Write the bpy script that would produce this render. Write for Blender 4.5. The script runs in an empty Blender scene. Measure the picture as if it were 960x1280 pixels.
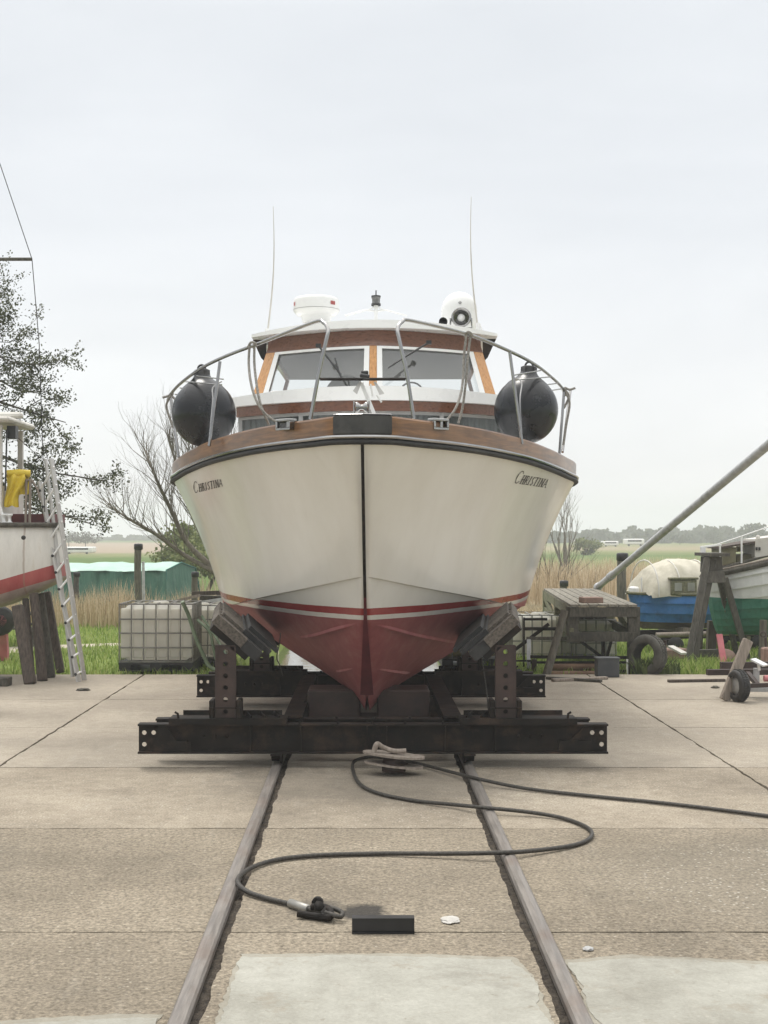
import bpy, bmesh, math, random
from mathutils import Vector, Matrix, Quaternion, noise
from mathutils.bvhtree import BVHTree
random.seed(7)
R = math.radians
sc = bpy.context.scene
COL = sc.collection
# ------------------------------------------------------------------ camera model
F, H, VX, VY = 1700.0, 2.0, 457.0, 668.0
def U(px, py, Y): return Vector(((px-VX)/F*Y, Y, H-(py-VY)/F*Y))
def G(px, py, z=0.0):
    Y = F*(H-z)/(py-VY); return Vector(((px-VX)/F*Y, Y, z))
# ------------------------------------------------------------------ mesh builder
class MB:
    def __init__(s): s.v=[]; s.f=[]; s.m=[]; s.sm=[]
    def add(s, vs, fs, mi=0, smooth=False):
        b=len(s.v); s.v += [Vector(p) for p in vs]
        for f in fs: s.f.append(tuple(i+b for i in f)); s.m.append(mi); s.sm.append(smooth)
        return s
    def box(s, c, size, rot=None, mi=0, bev=0.0):
        hx,hy,hz=[k/2 for k in size]; c=Vector(c)
        b=min(bev, hx*.9, hy*.9, hz*.9)
        vs=[];fs=[]
        if b<=0:
            vs=[Vector((x*hx,y*hy,z*hz)) for z in(-1,1) for y in(-1,1) for x in(-1,1)]
            fs=[(0,2,3,1),(4,5,7,6),(0,1,5,4),(2,6,7,3),(0,4,6,2),(1,3,7,5)]
        else:
            bm=bmesh.new(); bmesh.ops.create_cube(bm,size=1)
            for q in bm.verts: q.co=Vector((q.co.x*hx*2,q.co.y*hy*2,q.co.z*hz*2))
            bmesh.ops.bevel(bm,geom=bm.edges[:],offset=b,segments=1,affect='EDGES',profile=.5)
            bm.verts.index_update()
            vs=[q.co.copy() for q in bm.verts]; fs=[tuple(q.index for q in f.verts) for f in bm.faces]; bm.free()
        if rot is not None: vs=[rot@q for q in vs]
        return s.add([q+c for q in vs],fs,mi)
    def beam(s, a, b, w, h, mi=0, bev=0.0, up=(0,0,1), ext=0.0):
        a=Vector(a); b=Vector(b); d=(b-a); L=d.length+ext*2; d.normalize()
        up=Vector(up)
        if abs(d.dot(up))>.99: up=Vector((0,1,0))
        x=d.cross(up).normalized(); z=x.cross(d).normalized()
        m=Matrix((x,d,z)).transposed()
        return s.box((a+b)/2,(w,L,h),m,mi,bev)
    def tube(s, pts, r, seg=8, mi=0, caps=True, closed=False):
        pts=[Vector(p) for p in pts]; n=len(pts)
        rs=r if isinstance(r,(list,tuple)) else [r]*n
        prev=None; rings=[]
        for i,p in enumerate(pts):
            if closed: t=(pts[(i+1)%n]-pts[i-1])
            else: t=(pts[min(i+1,n-1)]-pts[max(i-1,0)])
            if t.length<1e-9: t=Vector((0,0,1))
            t.normalize()
            if prev is None:
                a=Vector((0,0,1)) if abs(t.z)<.9 else Vector((1,0,0))
                u=t.cross(a).normalized()
            else:
                u=prev-t*prev.dot(t)
                if u.length<1e-6: u=t.orthogonal()
                u.normalize()
            prev=u; w=t.cross(u)
            rings.append([p+(u*math.cos(2*math.pi*k/seg)+w*math.sin(2*math.pi*k/seg))*rs[i] for k in range(seg)])
        vs=[q for g in rings for q in g]; fs=[]
        for i in range(n if closed else n-1):
            j=(i+1)%n
            for k in range(seg):
                k2=(k+1)%seg; fs.append((i*seg+k,i*seg+k2,j*seg+k2,j*seg+k))
        s.add(vs,fs,mi,True)
        if caps and not closed:
            s.add(rings[0],[tuple(reversed(range(seg)))],mi); s.add(rings[-1],[tuple(range(seg))],mi)
        return s
    def lathe(s, prof, c=(0,0,0), axis=(0,0,1), seg=24, mi=0, smooth=True):
        c=Vector(c); q=Vector((0,0,1)).rotation_difference(Vector(axis).normalized())
        vs=[];fs=[]
        for (r,z) in prof:
            for k in range(seg):
                a=2*math.pi*k/seg; vs.append(c+q@Vector((r*math.cos(a),r*math.sin(a),z)))
        for i in range(len(prof)-1):
            for k in range(seg):
                k2=(k+1)%seg; fs.append((i*seg+k,i*seg+k2,(i+1)*seg+k2,(i+1)*seg+k))
        s.add(vs,fs,mi,smooth)
        return s
    def prism(s, poly, d, mi=0):                      # poly: 3-D loop, d: extrusion vector
        poly=[Vector(p) for p in poly]; d=Vector(d); n=len(poly)
        vs=poly+[p+d for p in poly]
        fs=[tuple(reversed(range(n))),tuple(range(n,2*n))]+[(i,(i+1)%n,(i+1)%n+n,i+n) for i in range(n)]
        return s.add(vs,fs,mi)
    def grid(s, rows, mi=0, smooth=True, closed=False):
        n=len(rows[0]); vs=[p for r in rows for p in r]; fs=[]
        for i in range(len(rows)-1):
            for k in range(n if closed else n-1):
                k2=(k+1)%n; fs.append((i*n+k,i*n+k2,(i+1)*n+k2,(i+1)*n+k))
        return s.add(vs,fs,mi,smooth)
    def plate(s, o, ux, uy, w, h, cells, r, mi=0):
        """flat plate from o along ux (w) and uy (h); cells: list of (x0,x1,y0,y1) square cells carrying a round hole"""
        o=Vector(o);ux=Vector(ux).normalized();uy=Vector(uy).normalized()
        P=lambda x,y:o+ux*x+uy*y
        cells=sorted(cells,key=lambda c:(c[2],c[0]))
        ys=sorted({0.0,h}|{c[2] for c in cells}|{c[3] for c in cells})
        for y0,y1 in zip(ys,ys[1:]):
            row=[c for c in cells if abs(c[2]-y0)<1e-6]; x=0.0
            for c in row:
                if c[0]-x>1e-6: s.add([P(x,y0),P(c[0],y0),P(c[0],y1),P(x,y1)],[(0,1,2,3)],mi)
                cx=(c[0]+c[1])/2; cy=(y0+y1)/2; hw=(c[1]-c[0])/2; hh=(y1-y0)/2
                sq=[(1,0),(1,1),(0,1),(-1,1),(-1,0),(-1,-1),(0,-1),(1,-1)]
                vs=[P(cx+a*hw,cy+b*hh) for a,b in sq]+[P(cx+r*math.cos(k*math.pi/4),cy+r*math.sin(k*math.pi/4)) for k in range(8)]
                s.add(vs,[(k,(k+1)%8,(k+1)%8+8,k+8) for k in range(8)],mi); x=c[1]
            if w-x>1e-6: s.add([P(x,y0),P(w,y0),P(w,y1),P(x,y1)],[(0,1,2,3)],mi)
        return s
    def bake(s, name, mats, org=Vector((0,0,0)), recalc=True):
        me=bpy.data.meshes.new(name)
        me.from_pydata([tuple(p-org) for p in s.v],[],s.f)
        mats=mats if isinstance(mats,(list,tuple)) else [mats]
        for m in mats: me.materials.append(m)
        me.polygons.foreach_set('material_index',s.m); me.polygons.foreach_set('use_smooth',s.sm)
        if recalc and len(s.f)<60000:
            bm=bmesh.new(); bm.from_mesh(me); bmesh.ops.recalc_face_normals(bm,faces=bm.faces[:]); bm.to_mesh(me); bm.free()
        me.update(); return me
ORG={}
def tag(o,label=None,cat=None,group=None,kind=None):
    if label: o['label']=label
    if cat: o['category']=cat
    if group: o['group']=group
    if kind: o['kind']=kind
    return o
def root(name,loc,label,cat,group=None,rz=0.0,local=False):
    o=bpy.data.objects.new(name,None); COL.objects.link(o); o.empty_display_size=.1
    o.location=loc; o.rotation_euler=(0,0,rz); ORG[o.name]=Vector((0,0,0)) if local else Vector(loc)
    return tag(o,label,cat,group)
def part(name,mb,mat,parent,label=None,recalc=True):
    org=ORG[parent.name]; o=bpy.data.objects.new(name,mb.bake(name,mat,org,recalc)); COL.objects.link(o)
    o.parent=parent; ORG[o.name]=org
    if label: o['label']=label
    return o
def solo(name,mb,mat,label,cat,group=None,loc=None,recalc=True):
    if loc is None:
        n=len(mb.v); loc=Vector((sum(p.x for p in mb.v)/n,sum(p.y for p in mb.v)/n,min(p.z for p in mb.v)))
    loc=Vector(loc); o=bpy.data.objects.new(name,mb.bake(name,mat,loc,recalc)); COL.objects.link(o); o.location=loc
    ORG[o.name]=loc
    return tag(o,label,cat,group)
def setting(name,mb,mat,kind='structure',recalc=True):
    o=bpy.data.objects.new(name,mb.bake(name,mat,Vector((0,0,0)),recalc)); COL.objects.link(o); o['kind']=kind; return o
def copy_tree(o,parent=None):
    kids=list(o.children); c=o.copy(); COL.objects.link(c); ORG[c.name]=ORG.get(o.name,Vector((0,0,0)))
    if parent is not None: c.parent=parent
    for k in kids: copy_tree(k,c)
    return c
def crom(pts,n):
    """n points per span through pts"""
    P=[Vector(p) for p in pts]; out=[]
    P=[P[0]*2-P[1]]+P+[P[-1]*2-P[-2]]
    for i in range(1,len(P)-2):
        for k in range(n):
            t=k/n; a,b,c,d=P[i-1],P[i],P[i+1],P[i+2]
            out.append(.5*((2*b)+(c-a)*t+(2*a-5*b+4*c-d)*t*t+(3*b-a-3*c+d)*t**3))
    out.append(P[-2]); return out
# ------------------------------------------------------------------ materials
def newmat(name):
    m=bpy.data.materials.new(name); m.use_nodes=True; nt=m.node_tree; nt.nodes.clear()
    out=nt.nodes.new('ShaderNodeOutputMaterial'); p=nt.nodes.new('ShaderNodeBsdfPrincipled'); nt.links.new(p.outputs[0],out.inputs[0])
    return m,nt,p
def node(nt,t,**kw):
    n=nt.nodes.new(t)
    for k,v in kw.items():
        if k.startswith('i_'):
            key=k[2:]; key=int(key) if key.isdigit() else key.replace('_',' ')
            n.inputs[key].default_value=v
        else: setattr(n,k,v)
    return n
def coords(nt,scale=(1,1,1),rand=True):
    tc=node(nt,'ShaderNodeTexCoord'); mp=node(nt,'ShaderNodeMapping'); mp.inputs['Scale'].default_value=scale
    nt.links.new(tc.outputs['Object'],mp.inputs['Vector'])
    if rand:
        oi=node(nt,'ShaderNodeObjectInfo'); mu=node(nt,'ShaderNodeMath',operation='MULTIPLY',i_1=37.0)
        nt.links.new(oi.outputs['Random'],mu.inputs[0]); cb=node(nt,'ShaderNodeCombineXYZ')
        for k in range(3): nt.links.new(mu.outputs[0],cb.inputs[k])
        nt.links.new(cb.outputs[0],mp.inputs['Location'])
    return mp.outputs['Vector']
def ramp(nt,fac,stops,interp='LINEAR'):
    r=node(nt,'ShaderNodeValToRGB'); r.color_ramp.interpolation=interp; e=r.color_ramp.elements
    while len(e)<len(stops): e.new(.5)
    for el,(p,c) in zip(e,stops): el.position=p; el.color=(*c,1) if len(c)==3 else c
    nt.links.new(fac,r.inputs[0]); return r.outputs[0]
def mix(nt,fac,a,b,blend='MIX'):
    n=node(nt,'ShaderNodeMix',data_type='RGBA',blend_type=blend)
    for s,v in ((n.inputs[0],fac),(n.inputs[6],a),(n.inputs[7],b)):
        if isinstance(v,bpy.types.NodeSocket): nt.links.new(v,s)
        else: s.default_value=v if isinstance(v,(int,float)) else ((*v,1) if len(v)==3 else v)
    return n.outputs[2]
def mth(nt,op,a,b=0.0,c=None):
    n=node(nt,'ShaderNodeMath',operation=op)
    for k,v in enumerate((a,b) if c is None else (a,b,c)):
        if isinstance(v,bpy.types.NodeSocket): nt.links.new(v,n.inputs[k])
        else: n.inputs[k].default_value=v
    return n.outputs[0]
def noise_t(nt,vec,scale,detail=5,rough=.6,dist=0.0):
    n=node(nt,'ShaderNodeTexNoise'); n.inputs['Scale'].default_value=scale; n.inputs['Detail'].default_value=detail
    n.inputs['Roughness'].default_value=rough; n.inputs['Distortion'].default_value=dist
    nt.links.new(vec,n.inputs['Vector']); return n.outputs['Fac']
def bump(nt,p,h,strength=.3,dist=.01):
    b=node(nt,'ShaderNodeBump'); b.inputs['Strength'].default_value=strength; b.inputs['Distance'].default_value=dist
    nt.links.new(h,b.inputs['Height']); nt.links.new(b.outputs[0],p.inputs['Normal'])
def M(name,c1,c2,scale=4,rough=.6,metal=0.0,bmp=.2,bd=.01,stretch=(1,1,1),dirt=None,dirt_amt=.5,dirt_scale=1.5,spec=.5,lo=.35,hi=.65,coat=0.0):
    m,nt,p=newmat(name); v=coords(nt,stretch); n=noise_t(nt,v,scale)
    c=ramp(nt,n,[(lo,c1),(hi,c2)])
    if dirt:
        v2=coords(nt,(1,1,1)); d=noise_t(nt,v2,dirt_scale,7,.7); df=ramp(nt,d,[(.5,(0,0,0)),(.68,(1,1,1))])
        df=mth(nt,'MULTIPLY',df,dirt_amt); c=mix(nt,df,c,dirt)
    nt.links.new(c,p.inputs['Base Color']); p.inputs['Roughness'].default_value=rough; p.inputs['Metallic'].default_value=metal
    p.inputs['Specular IOR Level'].default_value=spec; p.inputs['Coat Weight'].default_value=coat
    rr=mth(nt,'MULTIPLY_ADD',n,.25,rough-.12); nt.links.new(rr,p.inputs['Roughness'])
    if bmp: bump(nt,p,noise_t(nt,v,scale*4,4),bmp,bd)
    return m
def leafmat(name,cols,trans=.35,rough=.6):
    m,nt,p=newmat(name); g=node(nt,'ShaderNodeNewGeometry')
    c=ramp(nt,g.outputs['Random Per Island'],[(i/max(1,len(cols)-1),k) for i,k in enumerate(cols)])
    nt.links.new(c,p.inputs['Base Color']); p.inputs['Roughness'].default_value=rough; p.inputs['Specular IOR Level'].default_value=.25
    t=node(nt,'ShaderNodeBsdfTranslucent'); nt.links.new(c,t.inputs[0]); ms=node(nt,'ShaderNodeMixShader'); ms.inputs[0].default_value=trans
    nt.links.new(p.outputs[0],ms.inputs[1]); nt.links.new(t.outputs[0],ms.inputs[2])
    nt.links.new(ms.outputs[0],[n for n in nt.nodes if n.type=='OUTPUT_MATERIAL'][0].inputs[0]); return m

K={}
K['steel']=M('dark_rusty_steel',(.005,.0042,.0036),(.017,.0125,.0095),5,.65,.0,.35,.006,dirt=(.06,.036,.024),dirt_amt=.75,dirt_scale=4,spec=.22)
K['rust']=M('brown_primer_steel',(.032,.018,.015),(.058,.034,.027),6,.6,.0,.3,.004,dirt=(.015,.012,.011),dirt_amt=.6,dirt_scale=4)
K['timber_old']=M('old_oily_timber',(.06,.05,.042),(.16,.135,.11),5,.8,0,.5,.01,(9,1.2,9),dirt=(.02,.018,.016),dirt_amt=.7)
K['timber_grey']=M('weathered_timber',(.085,.078,.062),(.19,.17,.135),4,.85,0,.5,.008,(8,8,1.0),dirt=(.05,.05,.035),dirt_amt=.5)
K['timber_greyy']=M('weathered_timber_along',(.14,.127,.1),(.28,.255,.205),4,.85,0,.5,.008,(8,1,8),dirt=(.04,.04,.03),dirt_amt=.5)
K['timber_green']=M('mossy_timber',(.12,.117,.07),(.24,.23,.145),5,.85,0,.5,.008,(6,2,6),dirt=(.045,.055,.025),dirt_amt=.6)
K['timber_dark']=M('tarred_timber',(.045,.041,.032),(.11,.1,.077),5,.8,0,.5,.008,(6,6,2),dirt=(.02,.02,.016),dirt_amt=.5)
K['timber_brown']=M('brown_prop_timber',(.045,.034,.027),(.11,.085,.068),5,.8,0,.4,.008,(9,9,1))
K['timber_pale']=M('sawn_plank',(.2,.165,.135),(.33,.28,.235),5,.75,0,.4,.006,(9,9,1))
K['rubber']=M('black_rubber',(.012,.012,.013),(.028,.027,.027),6,.65,0,.25,.004,dirt=(.08,.075,.065),dirt_amt=.4)
K['black']=M('black_plastic',(.012,.013,.014),(.02,.02,.022),8,.4,0,.05)
K['chrome']=M('polished_stainless',(.3,.295,.29),(.4,.395,.39),3,.16,1,0)
K['alu']=M('aluminium',(.46,.45,.43),(.58,.57,.55),6,.55,.3,.1,.002,dirt=(.3,.29,.27),dirt_amt=.4)
K['white']=M('white_gelcoat',(.82,.82,.81),(.87,.87,.86),2,.28,0,0,coat=.3)
K['white_dirty']=M('weathered_white_paint',(.56,.54,.49),(.7,.68,.63),3,.55,0,.15,.004,(1,1,.35),dirt=(.36,.31,.25),dirt_amt=.45,dirt_scale=2)
K['grey_plastic']=M('grey_plastic',(.3,.3,.3),(.4,.4,.39),4,.5,0,0)
K['rope']=M('grey_braided_rope',(.16,.15,.135),(.34,.32,.29),60,.85,0,.8,.004,(1,1,1))
K['wire']=M('greasy_wire_rope',(.035,.032,.028),(.085,.078,.068),70,.5,.5,.8,.003)
K['railtop']=M('worn_rail_steel',(.17,.152,.138),(.26,.235,.212),7,.48,.3,.3,.003,(8,.5,8),dirt=(.16,.1,.07),dirt_amt=.5)
K['curtain']=M('grey_curtain',(.22,.22,.215),(.34,.34,.33),4,.9,0,0,stretch=(6,6,.4))
K['interior']=M('wheelhouse_lining',(.05,.048,.046),(.08,.077,.074),3,.7,0,0)
K['yellow']=M('yellow_oilskin',(.62,.45,.02),(.74,.56,.05),5,.5,0,.3,.02)
K['cream']=M('cream_canvas',(.5,.47,.38),(.64,.6,.5),4,.8,0,.3,.02,dirt=(.3,.28,.2),dirt_amt=.6)
K['red']=M('maroon_paint',(.09,.014,.02),(.15,.024,.03),4,.5,0,.1)
K['pink']=M('faded_red_paint',(.5,.12,.15),(.62,.2,.22),4,.7,0,.1,dirt=(.3,.2,.17),dirt_amt=.5)
K['galv']=M('galvanised_steel',(.44,.45,.455),(.58,.59,.595),9,.5,.25,.15,.003,dirt=(.22,.22,.21),dirt_amt=.5,dirt_scale=2.5)
K['hose']=M('green_hose',(.1,.15,.09),(.2,.26,.17),10,.5,0,0)
K['teakv']=M('varnished_pale_teak',(.46,.2,.05),(.62,.3,.085),5,.3,0,0,stretch=(12,12,1.2),coat=.5)
K['mahogany']=M('varnished_mahogany',(.11,.04,.02),(.19,.072,.034),5,.3,0,0,stretch=(1.2,12,12),coat=.5)
K['bark']=M('tree_bark',(.045,.04,.03),(.11,.095,.075),14,.9,0,.6,.02)
K['bark_pale']=M('pale_willow_bark',(.11,.095,.07),(.2,.175,.135),12,.9,0,.4,.02)
K['greenpaint']=M('green_antifouling',(.02,.13,.095),(.04,.2,.15),4,.65,0,.2,.004,dirt=(.02,.06,.05),dirt_amt=.6)
K['blue']=M('blue_topside_paint',(.045,.19,.55),(.08,.26,.66),4,.45,0,.15,.004,dirt=(.02,.06,.17),dirt_amt=.6,dirt_scale=3)
K['mint']=M('mint_tarpaulin',(.33,.52,.43),(.42,.6,.5),3,.6,0,.3,.03)
K['greennet']=M('green_netting',(.03,.11,.07),(.075,.19,.13),3,.75,0,.3,.03,(3,3,.6),dirt=(.14,.25,.19),dirt_amt=.6,dirt_scale=2)
K['pebble']=M('white_flint',(.42,.4,.37),(.56,.54,.5),20,.6,0,.3)
K['clay']=M('brick_block',(.2,.13,.1),(.3,.2,.16),10,.85,0,.3)
K['redmark']=M('red_print',(.4,.05,.05),(.5,.09,.08),4,.5,0,0)
K['letter']=M('dark_brown_lettering',(.02,.012,.01),(.035,.02,.016),4,.5,0,0)
K['lamp']=M('smoked_lamp_glass',(.1,.1,.1),(.2,.2,.2),20,.2,0,0)
K['leaf']=leafmat('alder_leaves',[(.02,.028,.012),(.045,.055,.022),(.075,.085,.03),(.11,.12,.045)],.3)
K['bushleaf']=leafmat('bush_leaves',[(.04,.06,.02),(.08,.11,.035),(.12,.15,.05)],.3)
K['farleaf']=leafmat('distant_leaves',[(.03,.045,.02),(.05,.065,.03),(.075,.085,.04)],.2)
K['fartwig']=leafmat('distant_twigs',[(.06,.055,.04),(.1,.09,.065)],.2)
K['grass']=leafmat('grass_blades',[(.14,.2,.045),(.22,.32,.065),(.34,.44,.11),(.48,.5,.2)],.45)
K['reed']=leafmat('dry_reeds',[(.3,.22,.13),(.44,.34,.21),(.58,.47,.31),(.66,.56,.4)],.4)

def teak():
    m,nt,p=newmat('varnished_teak_rail'); v=coords(nt,(.8,.8,9),False)
    n=noise_t(nt,v,3,6,.6,.6); c=ramp(nt,n,[(.3,(.06,.021,.006)),(.5,(.15,.062,.017)),(.72,(.29,.135,.045))])
    v2=coords(nt,(1,1,1),False); w=noise_t(nt,v2,1.1,3); c=mix(nt,ramp(nt,w,[(.35,(0,0,0)),(.66,(.35,.35,.35))]),c,(.33,.19,.1))
    nt.links.new(c,p.inputs['Base Color']); p.inputs['Roughness'].default_value=.3; p.inputs['Coat Weight'].default_value=.2; p.inputs['Coat Roughness'].default_value=.15; p.inputs['Specular IOR Level'].default_value=.35
    return m
K['teak']=teak()
def hullmat():
    m,nt,p=newmat('cruiser_hull_paint'); tc=node(nt,'ShaderNodeTexCoord'); sx=node(nt,'ShaderNodeSeparateXYZ'); nt.links.new(tc.outputs['Object'],sx.inputs[0])
    v=coords(nt,(1,1,1),False)
    wob=mth(nt,'MULTIPLY_ADD',noise_t(nt,v,9,3),.006,-.003)
    z=mth(nt,'ADD',sx.outputs['Z'],wob)
    n=noise_t(nt,coords(nt,(1,1,.5),False),2.2,6,.6)
    cream=ramp(nt,n,[(.3,(.755,.72,.655)),(.7,(.82,.79,.735))])
    st=noise_t(nt,coords(nt,(4,4,.35),False),2.5,6,.7)
    cream=mix(nt,mth(nt,'MULTIPLY',ramp(nt,st,[(.52,(0,0,0)),(.78,(1,1,1))]),.12),cream,(.5,.46,.39))
    n2=noise_t(nt,coords(nt,(1,1,1),False),5,8,.7)
    anti=ramp(nt,n2,[(.3,(.2,.05,.05)),(.5,(.255,.068,.066)),(.72,(.3,.11,.1))])
    boot=ramp(nt,n2,[(.3,(.26,.03,.03)),(.7,(.34,.06,.055))])
    wl=ramp(nt,n2,[(.3,(.6,.56,.5)),(.7,(.68,.65,.6))])
    c=mix(nt,mth(nt,'GREATER_THAN',z,1.245),anti,wl); c=mix(nt,mth(nt,'GREATER_THAN',z,1.287),c,boot); c=mix(nt,mth(nt,'GREATER_THAN',z,1.351),c,cream)
    nt.links.new(c,p.inputs['Base Color'])
    up=mth(nt,'GREATER_THAN',z,1.245)
    nt.links.new(mth(nt,'MULTIPLY_ADD',up,-.44,.62),p.inputs['Roughness'])
    bump(nt,p,noise_t(nt,v,1.6,2),.12,.05)
    return m
K['hull']=hullmat()
def concrete(name,a,b,c3,speck=.5,main=True):
    m,nt,p=newmat(name); v=coords(nt,(1,1,1),False)
    n1=noise_t(nt,v,.55,6,.62); n2=noise_t(nt,v,9,6,.7); n3=noise_t(nt,v,70,3,.6)
    c=ramp(nt,n1,[(.33,a),(.52,b),(.7,c3)])
    c=mix(nt,.55 if main else .35,c,ramp(nt,n2,[(.3,(.38,.36,.33)),(.72,(.68,.67,.65))]),'OVERLAY')
    c=mix(nt,.85 if main else .2,c,ramp(nt,n3,[(.3,(.32,.31,.29)),(.7,(.72,.71,.70))]),'OVERLAY')
    s1=noise_t(nt,v,1.9,7,.72,.5); c=mix(nt,mth(nt,'MULTIPLY',ramp(nt,s1,[(.54,(0,0,0)),(.7,(1,1,1))]),.38),c,(.14,.122,.098))
    s2=noise_t(nt,coords(nt,(1.6,.35,1),False),3.2,6,.7); c=mix(nt,mth(nt,'MULTIPLY',ramp(nt,s2,[(.58,(0,0,0)),(.74,(1,1,1))]),.3),c,(.45,.42,.365))
    vo=node(nt,'ShaderNodeTexVoronoi'); vo.inputs['Scale'].default_value=58; nt.links.new(v,vo.inputs['Vector'])
    sep=node(nt,'ShaderNodeSeparateColor'); nt.links.new(vo.outputs['Color'],sep.inputs[0])
    near=mth(nt,'LESS_THAN',vo.outputs['Distance'],.42)
    patch=ramp(nt,noise_t(nt,v,.8,3),[(.45,(.0,.0,.0)),(.6,(1,1,1))])
    thr=mth(nt,'MULTIPLY_ADD',patch,-.07,.995)
    pale=mth(nt,'MULTIPLY',mth(nt,'GREATER_THAN',sep.outputs[0],thr),near)
    c=mix(nt,mth(nt,'MULTIPLY',pale,speck),c,(.62,.58,.5))
    dark=mth(nt,'MULTIPLY',mth(nt,'GREATER_THAN',sep.outputs[1],.9),near)
    c=mix(nt,mth(nt,'MULTIPLY',dark,.45 if main else 0.0),c,(.12,.1,.08))
    if not main:
        w_=noise_t(nt,v,3.2,8,.72); c=mix(nt,ramp(nt,w_,[(.56,(0,0,0)),(.68,(.8,.8,.8))]),c,(.27,.24,.19)); w2_=noise_t(nt,v,14,6,.7); c=mix(nt,ramp(nt,w2_,[(.62,(0,0,0)),(.72,(.7,.7,.7))]),c,(.2,.18,.14))
    if main:
        sx=node(nt,'ShaderNodeSeparateXYZ'); nt.links.new(v,sx.inputs[0])
        rough_=mth(nt,'LESS_THAN',sx.outputs[1],9.262)
        agg=noise_t(nt,v,38,4,.65); c=mix(nt,mth(nt,'MULTIPLY',rough_,.9),c,ramp(nt,agg,[(.34,(.2,.19,.17)),(.5,(.44,.43,.41)),(.68,(.66,.65,.62))]),'OVERLAY')
        c=mix(nt,mth(nt,'MULTIPLY',rough_,.25),c,(.165,.148,.12))
        far_=mth(nt,'GREATER_THAN',sx.outputs[1],11.68); c=mix(nt,mth(nt,'MULTIPLY',far_,.22),c,(.5,.46,.4))
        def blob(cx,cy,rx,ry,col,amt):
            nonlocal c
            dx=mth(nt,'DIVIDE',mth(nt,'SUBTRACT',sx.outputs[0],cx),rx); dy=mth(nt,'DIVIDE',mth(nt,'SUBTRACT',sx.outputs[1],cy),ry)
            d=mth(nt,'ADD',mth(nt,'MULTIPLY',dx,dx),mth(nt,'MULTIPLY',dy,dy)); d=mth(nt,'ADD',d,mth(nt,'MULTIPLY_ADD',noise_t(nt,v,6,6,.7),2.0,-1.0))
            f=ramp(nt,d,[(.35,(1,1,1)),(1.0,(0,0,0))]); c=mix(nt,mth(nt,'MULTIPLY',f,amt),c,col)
        g=G(455,1140); blob(g.x,g.y,.16,.2,(.03,.028,.026),.9)
        g=G(395,1135); blob(g.x,g.y,.16,.22,(.06,.055,.05),.6)
        dx=mth(nt,'DIVIDE',mth(nt,'SUBTRACT',sx.outputs[0],2.6),1.5); dy=mth(nt,'DIVIDE',mth(nt,'SUBTRACT',sx.outputs[1],7.9),1.2)
        fl_=ramp(nt,mth(nt,'ADD',mth(nt,'MULTIPLY',dx,dx),mth(nt,'MULTIPLY',dy,dy)),[(.3,(1,1,1)),(1,(0,0,0))]); c=mix(nt,mth(nt,'MULTIPLY',fl_,.25),c,(.15,.14,.115))
        big=mth(nt,'MULTIPLY',mth(nt,'GREATER_THAN',sep.outputs[2],.962),mth(nt,'MULTIPLY',near,fl_)); c=mix(nt,mth(nt,'MULTIPLY',big,.65),c,(.6,.57,.5))
        blob(-2.9,8.2,.9,1.0,(.14,.125,.1),.3)
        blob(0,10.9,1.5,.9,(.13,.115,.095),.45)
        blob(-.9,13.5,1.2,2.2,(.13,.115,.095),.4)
    nt.links.new(c,p.inputs['Base Color']); p.inputs['Roughness'].default_value=.9; p.inputs['Specular IOR Level'].default_value=.3
    h=mth(nt,'ADD',mth(nt,'MULTIPLY',n3,.6),mth(nt,'MULTIPLY',n2,.9)); bump(nt,p,h,.8 if main else .4,.016)
    return m
K['concrete']=concrete('old_yard_concrete',(.21,.184,.148),(.305,.27,.22),(.395,.355,.295))
K['patch']=concrete('pale_repair_concrete',(.25,.243,.21),(.35,.347,.31),(.44,.438,.4),.15,False)
K['patchedge']=concrete('thin_edge_of_repair',(.24,.225,.185),(.31,.295,.25),(.38,.365,.32),.15,False)
K['dirt']=M('groove_dirt',(.035,.028,.022),(.1,.08,.06),22,.95,0,1.0,.02,dirt=(.18,.15,.11),dirt_amt=.5,dirt_scale=12)
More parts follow.
